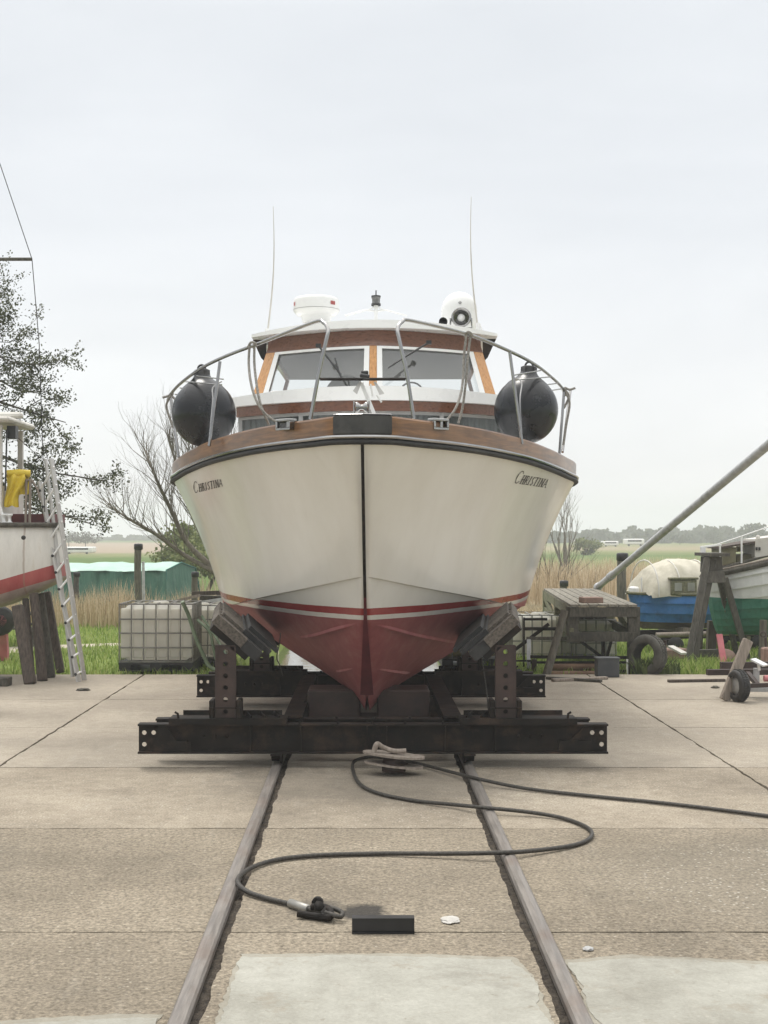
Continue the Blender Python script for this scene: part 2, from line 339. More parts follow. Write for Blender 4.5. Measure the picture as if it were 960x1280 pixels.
def groundmat():
    m,nt,p=newmat('meadow_ground'); v=coords(nt,(1,1,1),False); sx=node(nt,'ShaderNodeSeparateXYZ'); nt.links.new(v,sx.inputs[0])
    n=noise_t(nt,v,.06,5); n2=noise_t(nt,v,1.2,5,.7)
    y=mth(nt,'ADD',sx.outputs[1],mth(nt,'MULTIPLY_ADD',n,30,-15)); y=mth(nt,'DIVIDE',y,400)
    g=(.1,.155,.04); t=(.3,.25,.16); dk=(.17,.22,.06); tg=(.2,.21,.09); pk=(.34,.27,.2)
    L=ramp(nt,y,[(.0,dk),(.08,dk),(.1,g),(.30,g),(.36,tg),(.42,pk),(.8,pk),(1.0,g)])
    Rr=ramp(nt,y,[(.0,dk),(.08,dk),(.1,t),(.2,t),(.24,tg),(.34,g),(.42,tg),(.5,t),(.7,tg),(1.0,g)])
    side=ramp(nt,mth(nt,'MULTIPLY_ADD',sx.outputs[0],.04,.5),[(.4,(0,0,0)),(.6,(1,1,1))])
    c=mix(nt,side,L,Rr); c=mix(nt,.5,c,ramp(nt,n2,[(.3,(.3,.3,.3)),(.7,(.7,.7,.7))]),'OVERLAY')
    # trodden sandy track on the left bank
    d=mth(nt,'ABSOLUTE',mth(nt,'SUBTRACT',sx.outputs[1],mth(nt,'MULTIPLY_ADD',sx.outputs[0],.75,29.2+.0)))
    d=mth(nt,'ADD',d,mth(nt,'MULTIPLY_ADD',n2,1.0,-.5))
    tr=mth(nt,'MULTIPLY',ramp(nt,d,[(.5,(1,1,1)),(.8,(0,0,0))]),mth(nt,'LESS_THAN',sx.outputs[1],27.5)); c=mix(nt,tr,c,(.5,.45,.36))
    nt.links.new(c,p.inputs['Base Color']); p.inputs['Roughness'].default_value=1; p.inputs['Specular IOR Level'].default_value=.1
    bump(nt,p,n2,.8,.1); return m
K['ground']=groundmat()
def watermat():
    m,nt,p=newmat('canal_water'); v=coords(nt,(1,1,1),False); p.inputs['Base Color'].default_value=(.05,.05,.035,1); p.inputs['Roughness'].default_value=.06
    p.inputs['Specular IOR Level'].default_value=.8
    bump(nt,p,noise_t(nt,v,2.5,3),.12,.05); return m
K['water']=watermat()
def glassmat(name,tint,gl=.12):
    m,nt,p=newmat(name); nt.nodes.remove(p); o=[n for n in nt.nodes if n.type=='OUTPUT_MATERIAL'][0]
    t=node(nt,'ShaderNodeBsdfTransparent'); t.inputs[0].default_value=(*tint,1); g=node(nt,'ShaderNodeBsdfGlossy'); g.inputs['Roughness'].default_value=.02; g.inputs[0].default_value=(.9,.92,.93,1)
    fr=node(nt,'ShaderNodeLayerWeight'); f=mth(nt,'MULTIPLY_ADD',mth(nt,'POWER',fr.outputs['Facing'],4.0),.8,gl)
    ms=node(nt,'ShaderNodeMixShader'); nt.links.new(f,ms.inputs[0]); nt.links.new(t.outputs[0],ms.inputs[1]); nt.links.new(g.outputs[0],ms.inputs[2]); nt.links.new(ms.outputs[0],o.inputs[0]); return m
K['glass']=glassmat('window_glass',(.8,.83,.83),.12); K['darkglass']=glassmat('cabin_window_glass',(.6,.63,.63),.05)
def ibcmat(name,a,b):
    m,nt,p=newmat(name); v=coords(nt,(1,1,1)); n=noise_t(nt,v,2.5,4); c=ramp(nt,n,[(.3,a),(.7,b)])
    nt.links.new(c,p.inputs['Base Color']); p.inputs['Roughness'].default_value=.4; p.inputs['Subsurface Weight'].default_value=.0
    t=node(nt,'ShaderNodeBsdfTranslucent'); nt.links.new(c,t.inputs[0]); ms=node(nt,'ShaderNodeMixShader'); ms.inputs[0].default_value=.6
    nt.links.new(p.outputs[0],ms.inputs[1]); nt.links.new(t.outputs[0],ms.inputs[2]); nt.links.new(ms.outputs[0],[q for q in nt.nodes if q.type=='OUTPUT_MATERIAL'][0].inputs[0]); return m
K['ibc']=ibcmat('milky_tank_plastic',(.82,.8,.74),(.9,.885,.84)); K['ibcy']=ibcmat('yellowed_tank_plastic',(.42,.38,.22),(.52,.48,.3))
def clinker_left():
    m,nt,p=newmat('workboat_hull_paint'); tc=node(nt,'ShaderNodeTexCoord'); sx=node(nt,'ShaderNodeSeparateXYZ'); nt.links.new(tc.outputs['Object'],sx.inputs[0])
    n=noise_t(nt,coords(nt,(2,2,.5),False),3,6,.7)
    w=ramp(nt,n,[(.3,(.66,.64,.59)),(.6,(.78,.76,.71)),(.8,(.66,.61,.52))]); r=ramp(nt,n,[(.3,(.36,.06,.06)),(.7,(.45,.12,.11))]); g=ramp(nt,n,[(.3,(.3,.24,.22)),(.7,(.44,.36,.33))])
    zz=mth(nt,'SUBTRACT',sx.outputs['Z'],mth(nt,'MULTIPLY',sx.outputs['X'],.31))
    c=mix(nt,mth(nt,'GREATER_THAN',zz,-.75),g,r); c=mix(nt,mth(nt,'GREATER_THAN',zz,-.56),c,w)
    # rust run below the drain hole
    dx=mth(nt,'ABSOLUTE',mth(nt,'ADD',sx.outputs['X'],mth(nt,'MULTIPLY_ADD',noise_t(nt,coords(nt,(1,1,1),False),6,2),.02,.33)))
    k=mth(nt,'MULTIPLY',mth(nt,'LESS_THAN',dx,.012),mth(nt,'LESS_THAN',sx.outputs['Z'],.28)); c=mix(nt,mth(nt,'MULTIPLY',k,.5),c,(.3,.2,.15))
    nt.links.new(c,p.inputs['Base Color']); p.inputs['Roughness'].default_value=.5; return m
K['workhull']=clinker_left()
HAZE=.0016; SUN_EL=64; SUN_ROT=-25; SUN_E=1.3; EXPO=.37
K['crate']=M('dark_grey_crate',(.05,.055,.06),(.08,.085,.09),4,.6,0,.1)
K['oldtyre']=M('weathered_tyre',(.045,.042,.036),(.09,.085,.072),6,.85,0,.3,.004,dirt=(.12,.115,.095),dirt_amt=.5)
K['pipe']=M('rusty_pipe',(.1,.055,.03),(.2,.12,.07),6,.8,0,.3,.004)
K['olive']=M('olive_deckhouse',(.12,.11,.06),(.2,.185,.11),4,.7,0,.2)
K['darkglass2']=M('clouded_window',(.25,.25,.22),(.38,.38,.34),4,.3,0,0)
K['timber_dark2']=M('weathered_dark_timber',(.06,.055,.045),(.13,.12,.1),5,.85,0,.5,.008,(8,8,1.2),dirt=(.035,.035,.028),dirt_amt=.5)

K['paleleaf']=leafmat('yellow_green_leaves',[(.1,.13,.04),(.17,.2,.07),(.25,.27,.1)],.35)
def two_tone():
    m,nt,p=newmat('white_over_green_clinker_paint'); tc=node(nt,'ShaderNodeTexCoord'); sx=node(nt,'ShaderNodeSeparateXYZ'); nt.links.new(tc.outputs['Object'],sx.inputs[0])
    n=noise_t(nt,coords(nt,(1,1,1),False),4,6,.7)
    w=ramp(nt,n,[(.3,(.6,.61,.61)),(.6,(.74,.75,.75)),(.8,(.6,.58,.54))]); g=ramp(nt,n,[(.3,(.02,.13,.095)),(.55,(.05,.22,.16)),(.75,(.03,.1,.08))])
    c=mix(nt,mth(nt,'GREATER_THAN',sx.outputs['Z'],.98),g,w); nt.links.new(c,p.inputs['Base Color']); p.inputs['Roughness'].default_value=.55; return m
K['clink2']=two_tone()
K['cage']=M('dull_cage_steel',(.2,.195,.18),(.3,.29,.27),8,.6,.2,.1)
K['castgrey']=M('worn_stem_casting',(.02,.02,.02),(.06,.058,.055),3,.5,0,.2,.004,dirt=(.1,.095,.09),dirt_amt=.4,dirt_scale=4)
K['ferrule']=M('dull_ferrule',(.25,.24,.22),(.36,.35,.32),8,.4,.5,.1)
# ================================================================== SETTING
def lin(a,b,n): return [a+(b-a)*i/n for i in range(n)]
YE=19.45                                              # far edge of the concrete yard
def gz(x,y):
    if 19.6<y<34.2 and -1.75<x<1.5: return -1.0
    if 34.2<=y<41.5: return -1.1
    base=-.05-.12*min(1,max(0,(y-22)/10))
    if y<19.6: return -.05 if not(-1.75<x<1.5 and y>19.5) else -.3
    return base+.05*noise.noise((x*.5,y*.5,0)) if y<34 else -.15+.06*noise.noise((x*.3,y*.3,3))
gx=[-700,-300,-120,-60]+lin(-30,-4,26)+[-4,-3,-2.2,-1.9,-1.76,-1.74,-1,0,1,1.49,1.51,1.7,2.2,3]+lin(4,30,26)+[30,60,120,300,700]
gy=[-40,-10,5,15,19.45,19.59,19.61]+lin(20.2,34.1,18)+[34.1,34.3,36,39,41.4,41.6]+lin(43,60,10)+[60,70,85,100,130,170,220,300,420,560,700]
mb=MB(); mb.grid([[Vector((x,y,gz(x,y))) for x in gx] for y in gy]); setting('ground',mb,K['ground'])
mb=MB(); mb.add([(-80,19.5,-.42),(80,19.5,-.42),(80,41.55,-.42),(-80,41.55,-.42)],[(0,1,2,3)]); setting('water',mb,K['water'])
# concrete yard: individual slabs with open joints round the two sunken rails
RX=.826; RC=.06                                               # rail centre
jy=[-3.0,2.0,4.42]+[G(457,1165).y,G(457,1035).y,11.68,14.1,16.5,YE]
def edge(a,b,step,amp,seed):
    a=Vector(a);b=Vector(b);n=max(2,int((b-a).length/step)); d=(b-a).normalized(); nr=Vector((-d.y,d.x,0)); out=[]
    for i in range(n):
        t=i/n; k=amp*(noise.noise((t*n*step*4+seed,seed,0))*.9+noise.noise((t*n*step*17,seed,2))*.6)
        k+=amp*1.3*min(0,noise.noise((t*n*step*2.2+seed,seed,9))+.15); out.append(a+(b-a)*t+nr*(k if 0<i else 0))
    return out
mb=MB()
def slab(x0,x1,y0,y1,al,ar,sd):
    g=.009
    pts=edge((x0,y0+g,0),(x1,y0+g,0),.04,.010,sd)+edge((x1,y0+g,0),(x1,y1-g,0),.035,ar,sd+3)+edge((x1,y1-g,0),(x0,y1-g,0),.04,.010,sd+7)+edge((x0,y1-g,0),(x0,y0+g,0),.035,al,sd+11)
    pts=[Vector((p.x,p.y,-.002*abs(math.sin(sd)))) for p in pts]
    mb.prism([p-Vector((0,0,.15)) for p in pts],(0,0,.15))
for i,(y0,y1) in enumerate(zip(jy,jy[1:])):
    slab(RC-RX+.09,RC+RX-.09,y0,y1,.014,.014,i*1.7+.3)
    slab(-3.15,RC-RX-.042,y0,y1,.016,.012,i*2.1+5); slab(RC+RX+.042,3.15,y0,y1,.012,.016,i*1.3+9)
    slab(-9,-3.175,y0,y1,.003,.014,i+20.); slab(3.175,9,y0,y1,.014,.003,i+31.)
    slab(-20,-9.01,y0,y1,.003,.003,i+40.); slab(9.01,20,y0,y1,.003,.003,i+51.)
setting('concrete_yard',mb,K['concrete'])
mb=MB(); 
mb.grid([[Vector((x,y,-.035+.018*noise.noise((x*14,y*9,1))+.008*noise.noise((x*50,y*50,1)))) for x in lin(-1.05,-.6,16)] for y in lin(3.5,14,420)],smooth=False)
mb.grid([[Vector((x,y,-.035+.018*noise.noise((x*14,y*9,7))+.008*noise.noise((x*50,y*50,1)))) for x in lin(.6,1.05,16)] for y in lin(3.5,14,420)],smooth=False)
mb.add([(-20,-3,-.045),(20,-3,-.045),(20,YE,-.045),(-20,YE,-.045)],[(0,1,2,3)])
setting('joint_dirt',mb,K['dirt'],kind='structure')
def ragged(pts,step=.03,amp=.02,sd=0.):
    out=[]
    for i in range(len(pts)): out+=edge(pts[i],pts[(i+1)%len(pts)],step,amp,sd+i*3.3)
    return out
def patch(pts,sd,z=.005):
    if z==.005:
        c_=Vector((sum(q[0] for q in pts)/len(pts),sum(q[1] for q in pts)/len(pts),0)); big_=[(q[0]+.012*(1 if q[0]>c_.x else -1),q[1]+.05*(1 if q[1]>c_.y else -1)) for q in pts]
        setting('concrete_patch_edge',patch(big_,sd+40,.002),K['patchedge'])
    m=MB(); p=ragged([Vector((q[0],q[1],0)) for q in pts],.02,.028,sd); m.prism([Vector((q.x,q.y,.001)) for q in p],(0,0,z)); return m
p1=G(283,1197); p2=G(655,1201)
pm=patch([(RC-RX+.11,2.2),(RC+RX-.15,2.2),(RC+RX-.14,p2.y-.25),(RC+RX-.2,p2.y),(.2,p1.y+.0),(RC-RX+.18,p1.y)],1.0); setting('concrete_patch',pm,K['patch'])
p3=G(722,1200); p4=G(960,1212)
pm=patch([(RC+RX+.07,2.2),(4.2,2.2),(4.2,p4.y-.1),(2.2,p4.y),(1.3,p3.y+.02),(RC+RX+.06,p3.y-.05)],5.0); setting('concrete_patch',pm,K['patch'])
p5=G(198,1274)
pm=patch([(-3.1,2.2),(RC-RX-.1,2.2),(RC-RX-.1,p5.y-.15),(p5.x,p5.y),(p5.x-.35,p5.y-.02),(-2.0,p5.y-.18),(-3.1,p5.y-.1)],9.0); setting('concrete_patch',pm,K['patch'])
# rails (bull-headed section)
def rail(sx,label):
    m=MB(); hw=.041
    prof=[(-.02,-.12),(-.02,-.03),(-hw,-.018),(-hw,.012),(-.03,.026),(0,.031),(.03,.026),(hw,.012),(hw,-.018),(.02,-.03),(.02,-.12)]
    ys=[-3,3,6,9,12,15,18,YE,22,26,31]
    zf=lambda y:0 if y<YE+.1 else -(y-YE)*.12
    m.grid([[Vector((RC+sx*RX+x,y,z+zf(y))) for x,z in prof] for y in ys],smooth=False)
    o=solo('slipway_rail',m,K['railtop'],label,'rail','slipway rails',loc=(RC+sx*RX,5.5,0))
rail(-1,'left slipway rail sunk in the concrete, barely touched by the wire rope loop')
rail(1,'right slipway rail sunk in the concrete, crossed by the wire rope loop')
# ================================================================== THE CRUISER
YAW=R(-1.4); BOAT=Matrix.Translation((-.026,11,0))@Matrix.Rotation(YAW,4,'Z'); BINV=BOAT.inverted()
cr=root('motor_cruiser',(-.026,11,0),'cream motor cruiser with teak rails and maroon bottom, standing bow-on in the steel cradle','motor boat',rz=YAW,local=True)
def B(px,py,Y): return BINV@U(px,py,Y)
ga=[(0,0,2.755),(.02,.13,2.755),(.09,.26,2.755),(.3,.42,2.752),(.8,.77,2.75),(1.4,1.13,2.737),(2.2,1.53,2.707),(3.0,1.85,2.667),(3.8,2.1,2.635),(5.0,2.36,2.62),(6.5,2.41,2.6),(8.5,2.4,2.6),(11.5,2.25,2.62)]
ca=[(.70,0,1.64),(.74,.06,1.63),(.86,.15,1.61),(1.1,.35,1.56),(1.5,.64,1.49),(2.0,.90,1.425),(2.7,1.20,1.34),(3.4,1.43,1.265),(4.1,1.62,1.205),(5.2,1.79,1.15),(6.6,1.9,1.1),(8.5,1.95,1.07),(11.5,1.9,1.08)]
ka=[(1.55,0,.52),(1.6,.012,.45),(1.68,.02,.39),(1.85,.02,.34),(2.15,.02,.30),(2.6,.02,.27),(3.2,.02,.245),(3.8,.02,.225),(4.5,.02,.21),(5.4,.02,.2),(6.7,.02,.2),(8.5,.02,.2),(11.5,.02,.25)]
V3=lambda q:Vector((q[1],q[0],q[2]))
NS=7
gc=crom([V3(q) for q in ga],NS); cc=crom([V3(q) for q in ca],NS); kc=crom([V3(q) for q in ka],NS)
NV1,NV2=14,12
def section(i,sgn=1):
    g,c,k=gc[i],cc[i],kc[i]; t=i/(len(gc)-1); row=[]
    fl=min(1,i/(NS*3.0))*(1-.5*t)
    for j in range(NV1+1):
        v=j/NV1; p=g.lerp(c,v); p.x-= .10*fl*math.sin(math.pi*v)*(1-.4*v); p.x=max(p.x,0)
        if i==0: p.x=0; p.y=g.y+(c.y-g.y)*(.75*v+.25*v*v)
        row.append(p)
    st_=min(.03,max(c.x*.3,0)) if i else 0; row.append(Vector((c.x-st_,c.y,c.z-.004))); c=Vector((c.x-st_,c.y,c.z-.004))
    for j in range(1,NV2+1):
        v=j/NV2; p=c.lerp(k,v); b=.085*min(1,i/(NS*2.5))*math.sin(math.pi*v); p.z-=b*.8; p.x+=b*.35
        if i==0: p.x=0
        row.append(p)
    return [Vector((p.x*sgn,p.y,p.z)) for p in row]
hm=MB()
for sg in(1,-1):
    rows=[section(i,sg) for i in range(len(gc))]
    hm.grid([r[:NV1+1] for r in rows]); hm.grid([r[NV1:NV1+2] for r in rows],0,False); hm.grid([r[NV1+1:] for r in rows])
# transom
r=section(len(gc)-1,1); l=section(len(gc)-1,-1); hm.add(r+list(reversed(l)),[tuple(range(len(r)*2))])
hull=part('hull',hm,K['hull'],cr)
bv=BVHTree.FromPolygons(hm.v,[tuple(f) for f in hm.f])
CAM=BINV@Vector((0,0,H))
def onhull(px,py,off=0.0):
    d=(B(px,py,12)-CAM).normalized(); h,n,_,_=bv.ray_cast(CAM,d)
    if h is None: return None
    if n.dot(d)>0:n=-n
    return h+n*off
# stem bar
sm=MB(); st=[Vector((0,section(0)[j].y-.006,section(0)[j].z)) for j in range(NV1+NV2+2)]
w=[.018+.0*j for j in range(len(st))]
rows=[]
for p in st:
    ww=.013 if p.z>1.3 else .013+.05*min(1,(1.3-p.z)/.8)
    rows.append([p+Vector((-ww,.05,0)),p+Vector((-ww,-.008,0)),p+Vector((ww,-.008,0)),p+Vector((ww,.05,0))])
sm.grid(rows[:NV1+4],0,False); part('stem_band',sm,K['steel'],hull)
sm=MB(); sm.grid(rows[NV1+3:],0,False); part('keel_shoe',sm,K['red'],hull)
# spray rails
def strake(pxs,name,mat,w=.035,h=.02):
    P=[onhull(x,y) for x,y in pxs]; P=[p for p in P if p is not None]
    if len(P)<2:return
    P=crom(P,6); m=MB(); rows=[]
    for i,p in enumerate(P):
        h_,n,_,_=bv.find_nearest(p); 
        if n.dot(CAM-p)<0:n=-n
        t=(P[min(i+1,len(P)-1)]-P[max(i-1,0)]).normalized(); s=n.cross(t).normalized()
        if s.z<0:s=-s
        k=min(1,i/5,(len(P)-1-i)/3+.15)
        rows.append([h_-n*.003+s*w*.7,h_+n*h*k,h_+n*h*.9*k-s*w*.35,h_-n*.01-s*w*.5])
    m.grid(rows,0,False); part(name,m,mat,hull)
for S in(1,-1):
    # the hull is symmetric: mirror right-hand picture lines about the stem
    f=lambda pts:[(463+(x-463) if S>0 else 452-(x-463),y+(0 if S>0 else -1)) for x,y in pts]
    0 and strake(f([(469,722),(500,728),(537,736),(590,748),(625,755),(641,758)]),'chine_rail',K['hull'],.04,.026)
    strake(f([(470,781),(500,789),(540,798),(572,803)]),'spray_rail',K['hull'],.035,.02)
    strake(f([(470,836),(495,840),(512,841)]),'spray_rail',K['hull'],.03,.018)
# lettering
GL={'C':[[(.95,.8),(.75,.97),(.4,.98),(.12,.7),(.08,.35),(.3,.04),(.65,.02),(.92,.2)]],
 'H':[[(.15,0),(.15,1)],[(.8,0),(.8,1)],[(.15,.5),(.8,.5)]],'R':[[(.15,0),(.15,1)],[(.15,.97),(.6,.95),(.75,.75),(.6,.52),(.15,.5)],[(.4,.5),(.9,0)]],
 'I':[[(.3,0),(.3,1)]],'S':[[(.75,.82),(.5,1),(.2,.85),(.25,.6),(.65,.4),(.7,.15),(.4,0),(.1,.17)]],
 'T':[[(.45,0),(.45,1)],[(.02,.97),(.9,.97)]],'N':[[(.15,0),(.15,1)],[(.15,1),(.85,0)],[(.85,0),(.85,1)]],'A':[[(.0,0),(.5,1)],[(.5,1),(.95,0)],[(.22,.36),(.75,.36)]]}
WD={'C':1,'H':.95,'R':.9,'I':.55,'S':.8,'T':.85,'N':1,'A':.95}
def lettering(p0,p1,h0,h1,shear,label):
    m=MB(); txt='CHRISTINA'; tot=sum(WD[c]*(1.45 if i==0 else 1) for i,c in enumerate(txt)); x=0
    P0=Vector(p0);P1=Vector(p1)
    def mp(u,v):
        t=u/tot; b=P0.lerp(P1,t); h=h0+(h1-h0)*t
        return onhull(b.x+shear*v*h,b.y-v*h,.004)
    for i,c in enumerate(txt):
        k=1.4 if i==0 else 1.0
        for stn in GL[c]:
            for (a,b) in zip(stn,stn[1:]):
                vert=abs(a[0]-b[0])<.35*abs(a[1]-b[1]); th=.2 if vert else .1
                A=Vector((x+a[0]*WD[c]*k*.86,a[1]*k)); Bq=Vector((x+b[0]*WD[c]*k*.86,b[1]*k)); d=(Bq-A)
                n=Vector((-d.y,d.x)).normalized()*th*.5
                q=[mp(*(A+n)),mp(*(Bq+n)),mp(*(Bq-n)),mp(*(A-n))]
                if all(q): m.add(q,[(0,1,2,3)])
            for e in (stn[0],stn[-1]):
                if c in 'HITN' or (c in 'RA' and e[1]==0):
                    X=x+e[0]*WD[c]*k*.86; y=min(max(e[1]*k,.03),k-.03)
                    q=[mp(X-.2,y-.03),mp(X+.2,y-.03),mp(X+.2,y+.03),mp(X-.2,y+.03)]
                    if all(q): m.add(q,[(0,1,2,3)])
        x+=WD[c]*(1.45 if i==0 else 1)
    part('name_lettering',m,K['letter'],hull,label)
lettering((641.5,603.5),(682,609.5),11,10,.55,'name CHRISTINA in dark sloping capitals beside the right-hand bow')
lettering((243,616.5),(279,607.5),10,9.5,-.12,'name CHRISTINA in dark capitals beside the left-hand bow')
# ---- sheer mouldings: swept round the bow
def sheer(off,dz):
    pts=[]
    full=[Vector((-p.x,p.y,p.z)) for p in reversed(gc[1:])]+gc
    for i,p in enumerate(full):
        a=full[max(i-1,0)];b=full[min(i+1,len(full)-1)]; t=(b-a); t.z=0; t.normalize(); n=Vector((t.y,-t.x,0))
        # outward = forward at the bow
        if n.dot(Vector((p.x*.5,-1 if abs(p.x)<.3 else 0,0)))<0: n=-n
        pts.append((p,n))
    return pts
SH=sheer(0,0)
def sweep(prof,smooth=False,rng=None):
    m=MB(); rows=[[p+n*o+Vector((0,0,z)) for o,z in prof] for p,n in (SH if rng is None else SH[rng[0]:rng[1]])]
    m.grid(rows,0,smooth,closed=True); m.add(rows[0],[tuple(range(len(prof)))]); m.add(rows[-1],[tuple(range(len(prof)))]); return m
arc=lambda cx,cz,rx,rz,n,a0=0,a1=360:[(cx+rx*math.cos(R(a0+(a1-a0)*i/n)),cz+rz*math.sin(R(a0+(a1-a0)*i/n))) for i in range(n)]
part('rubbing_strake',sweep(arc(.01,-.006,.03,.023,12),True),K['rubber'],cr)
part('rub_rail_strip',sweep([(-.03,.016),(.02,.016),(.04,.022),(.046,.034),(.04,.048),(.02,.053),(-.03,.053)]),K['chrome'],cr)
part('toe_rail',sweep([(-.06,.0545),(.012,.0545),(.014,.19),(.004,.205),(-.075,.205),(-.075,.19),(-.06,.185)]),K['teak'],cr)
deck=MB(); n=len(gc)
rows=[[Vector((p.x*k*.97,p.y+.03,p.z+.055+.05*(1-k*k)*min(1,p.x))) for k in (-1,-.6,-.2,.2,.6,1)] for p in gc]
deck.grid(rows); part('deck',deck,K['white'],cr)
# bow casting
bc=MB(); mid=len(gc)-1; i0=[i for i,(p,n) in enumerate(SH) if abs(p.x)<=.232]
lo,hi=min(i0),max(i0)+1
part('stem_casting',sweep([(-.12,.056),(.03,.056),(.034,.065),(.034,.202),(.02,.212),(-.2,.212),(-.2,.056)],False,(lo,hi)),K['castgrey'],cr)
part('casting_trim',sweep([(-.19,.213),(.026,.213),(.033,.217),(.026,.222),(-.19,.222)],False,(lo,hi)),K['chrome'],cr)
# anchor roller
m=MB(); c=B(452,518,11.25)
m.lathe([(.0,-.05),(.045,-.05),(.045,-.035),(.022,-.01),(.022,.01),(.045,.035),(.045,.05),(0,.05)],c+Vector((0,0,.06)),(1,0,0),20)
for s in(-1,1): m.box(c+Vector((s*.062,0,.03)),(.012,.09,.16),None,0,.01)
part('bow_roller',m,K['chrome'],cr)
# ---- coachroof (raised cabin)
def arcpts(hw,s0,bulge,n=24,pw=2.0): return [Vector((hw*(2*i/n-1),s0+bulge*abs(2*i/n-1)**pw,0)) for i in range(n+1)]
def layer(hw,s0,bulge,z0,z1,send,thick=None,crown=0,dz=None,slope=0):
    m=MB(); A=arcpts(hw,s0,bulge); A=A+[Vector((hw*.99,send,0))]; A=[Vector((-hw*.99,send,0))]+A
    bot=[p+Vector((0,0,z0)) for p in A]; top=[Vector((p.x,p.y+slope,z1+crown*(1-(p.x/hw)**2))) for p in A]
    m.grid([bot,top],0,False)
    n=len(A)
    m.grid([top,[Vector((p.x,send+slope,p.z)) for p in top]],0,True); m.grid([bot,[Vector((p.x,send,p.z)) for p in bot]],0,False)
    return m
S0=3.2; BU=.75
part('cabin_front',layer(1.47,S0+.1,BU,2.70,3.0,6.6),K['white'],cr)
cur=MB(); A=arcpts(1.45,S0+.14,BU,120)
cur.grid([[p+Vector((0,.012*math.sin(p.x*70)+.01*math.sin(p.x*31),z)) for p in A] for z in(2.98,3.29)]); part('curtain',cur,K['curtain'],cr)
gm=MB(); A=arcpts(1.47,S0+.1,BU,24); gm.grid([[p+Vector((0,0,z)) for p in A] for z in(3.0,3.285)],0,True); wn=part('cabin_window',gm,K['darkglass'],cr)
fm=MB()
for x in(-1.46,-.75,.0,.75,1.46):
    y=S0+.095+BU*abs(x/1.47)**2; fm.box((x,y,3.145),(.045,.03,.30))
for i in range(len(A)-1): fm.beam(A[i]+Vector((0,-.005,3.277)),A[i+1]+Vector((0,-.005,3.277)),.03,.03,ext=.004)
part('cabin_window_frame',fm,K['grey_plastic'],wn)
part('cabin_fascia',layer(1.5,S0+.04,BU,3.295,3.40,6.6),K['mahogany'],cr)
part('coachroof',layer(1.56,S0-.02,BU,3.402,3.50,7.2,crown=.05),K['white'],cr)
part('coachroof_top',layer(1.40,S0+.25,BU,3.5,3.62,7.2,crown=.03),K['white'],cr) if False else None
# ---- wheelhouse
W0=4.42;WB=.62
zb,zt=3.6,4.17
def wpt(x,z):                                        # windscreen surface, raked back
    k=(z-zb)/(zt-zb); hw=1.42+(1.27-1.42)*k
    return Vector((x*hw,W0+.22*k+WB*abs(x)**1.6,z))
def wpanel(x0,x1,z0,z1,out=0.0,n=8):
    return [[wpt(x0+(x1-x0)*i/n,z)+Vector((0,-out,0)) for i in range(n+1)] for z in(z0,z1)]
def wbar(m,x0,x1,z0,z1,th,out):
    a=wpanel(x0,x1,z0,z1,out); b=wpanel(x0,x1,z0,z1,out-th); n=len(a[0])
    loop=[a[0],a[1],b[1],b[0]]; m.grid(loop+[a[0]],0,False)
    for k in(0,n-1): m.add([q[k] for q in loop],[(0,1,2,3)])
m=MB(); wbar(m,-1.03,1.03,3.45,3.64,.12,.03); part('windscreen_sill',m,K['white'],cr)
for x0,x1 in((-1.02,-.93),(.93,1.02),(-.032,.032)):
    m=MB(); wbar(m,x0,x1,3.64,4.17,.07,.012); part('windscreen_post',m,K['teakv'],cr)
for x0,x1 in((-.928,-.034),(.034,.928)):
    m=MB(); g=wpanel(x0+.02,x1-.02,3.66,4.145,-.015); m.grid(g); pane=part('windscreen',m,K['glass'],cr)
    m=MB(); wbar(m,x0,x0+.045,3.641,4.168,.03,.016); wbar(m,x1-.045,x1,3.641,4.168,.03,.016); wbar(m,x0+.045,x1-.045,3.641,3.66,.03,.015); wbar(m,x0+.045,x1-.045,4.138,4.168,.03,.015)
    part('windscreen_frame',m,K['white'],pane)
m=MB(); wbar(m,-1.02,1.02,4.17,4.36,.08,.02); part('wheelhouse_fascia',m,K['mahogany'],cr)
# wipers
for px0,py0,px1,py1 in((398,432,426,468),(536,428,492,455)):
    m=MB(); a=B(px0,py0,15.55);b=B(px1,py1,15.3); m.tube([a,b],.012,6); d=(b-a); m.tube([b-d*.45+Vector((.05,-.01,.03)),b+d*.1+Vector((-.02,-.01,-.02))],.01,6); m.box(a,(.06,.05,.04)); part('wiper',m,K['black'],cr)
# side walls, ceiling, posts
for s in(-1,1):
    m=MB(); 
    q=[Vector((s*1.40,W0+WB+.1,3.5)),Vector((s*1.42,8.2,3.5)),Vector((s*1.42,8.2,3.72)),Vector((s*1.40,W0+WB+.1,3.72))]; m.prism(q,(-s*.05,0,0))
    q=[Vector((s*1.28,W0+WB+.25,4.16)),Vector((s*1.3,8.2,4.16)),Vector((s*1.3,8.2,4.37)),Vector((s*1.27,W0+WB+.25,4.37))]; m.prism(q,(-s*.05,0,0))
    for y in(6.3,8.15): m.beam((s*1.395,y,3.72),(s*1.275,y,4.16),.05,.09,up=(0,1,0))
    part('wheelhouse_side',m,K['mahogany'],cr)
    m=MB(); q=[Vector((s*1.3,5.3,4.34)),Vector((s*1.46,5.3,4.34)),Vector((s*1.36,5.3,4.12)),Vector((s*1.3,5.3,4.06))]; m.prism(q,(0,.05,0)); part('roof_bracket',m,K['steel'],cr)
def roofl(hw,s0,b,z0,z1,send,crown):
    return layer(hw,s0,b,z0,z1,send,crown=crown)
part('wheelhouse_roof',roofl(1.47,W0+.12,WB+.1,4.362,4.395,8.6,.06),K['white'],cr)
part('headlining',layer(1.27,W0+.36,WB,4.22,4.33,8.5),K['interior'],cr)
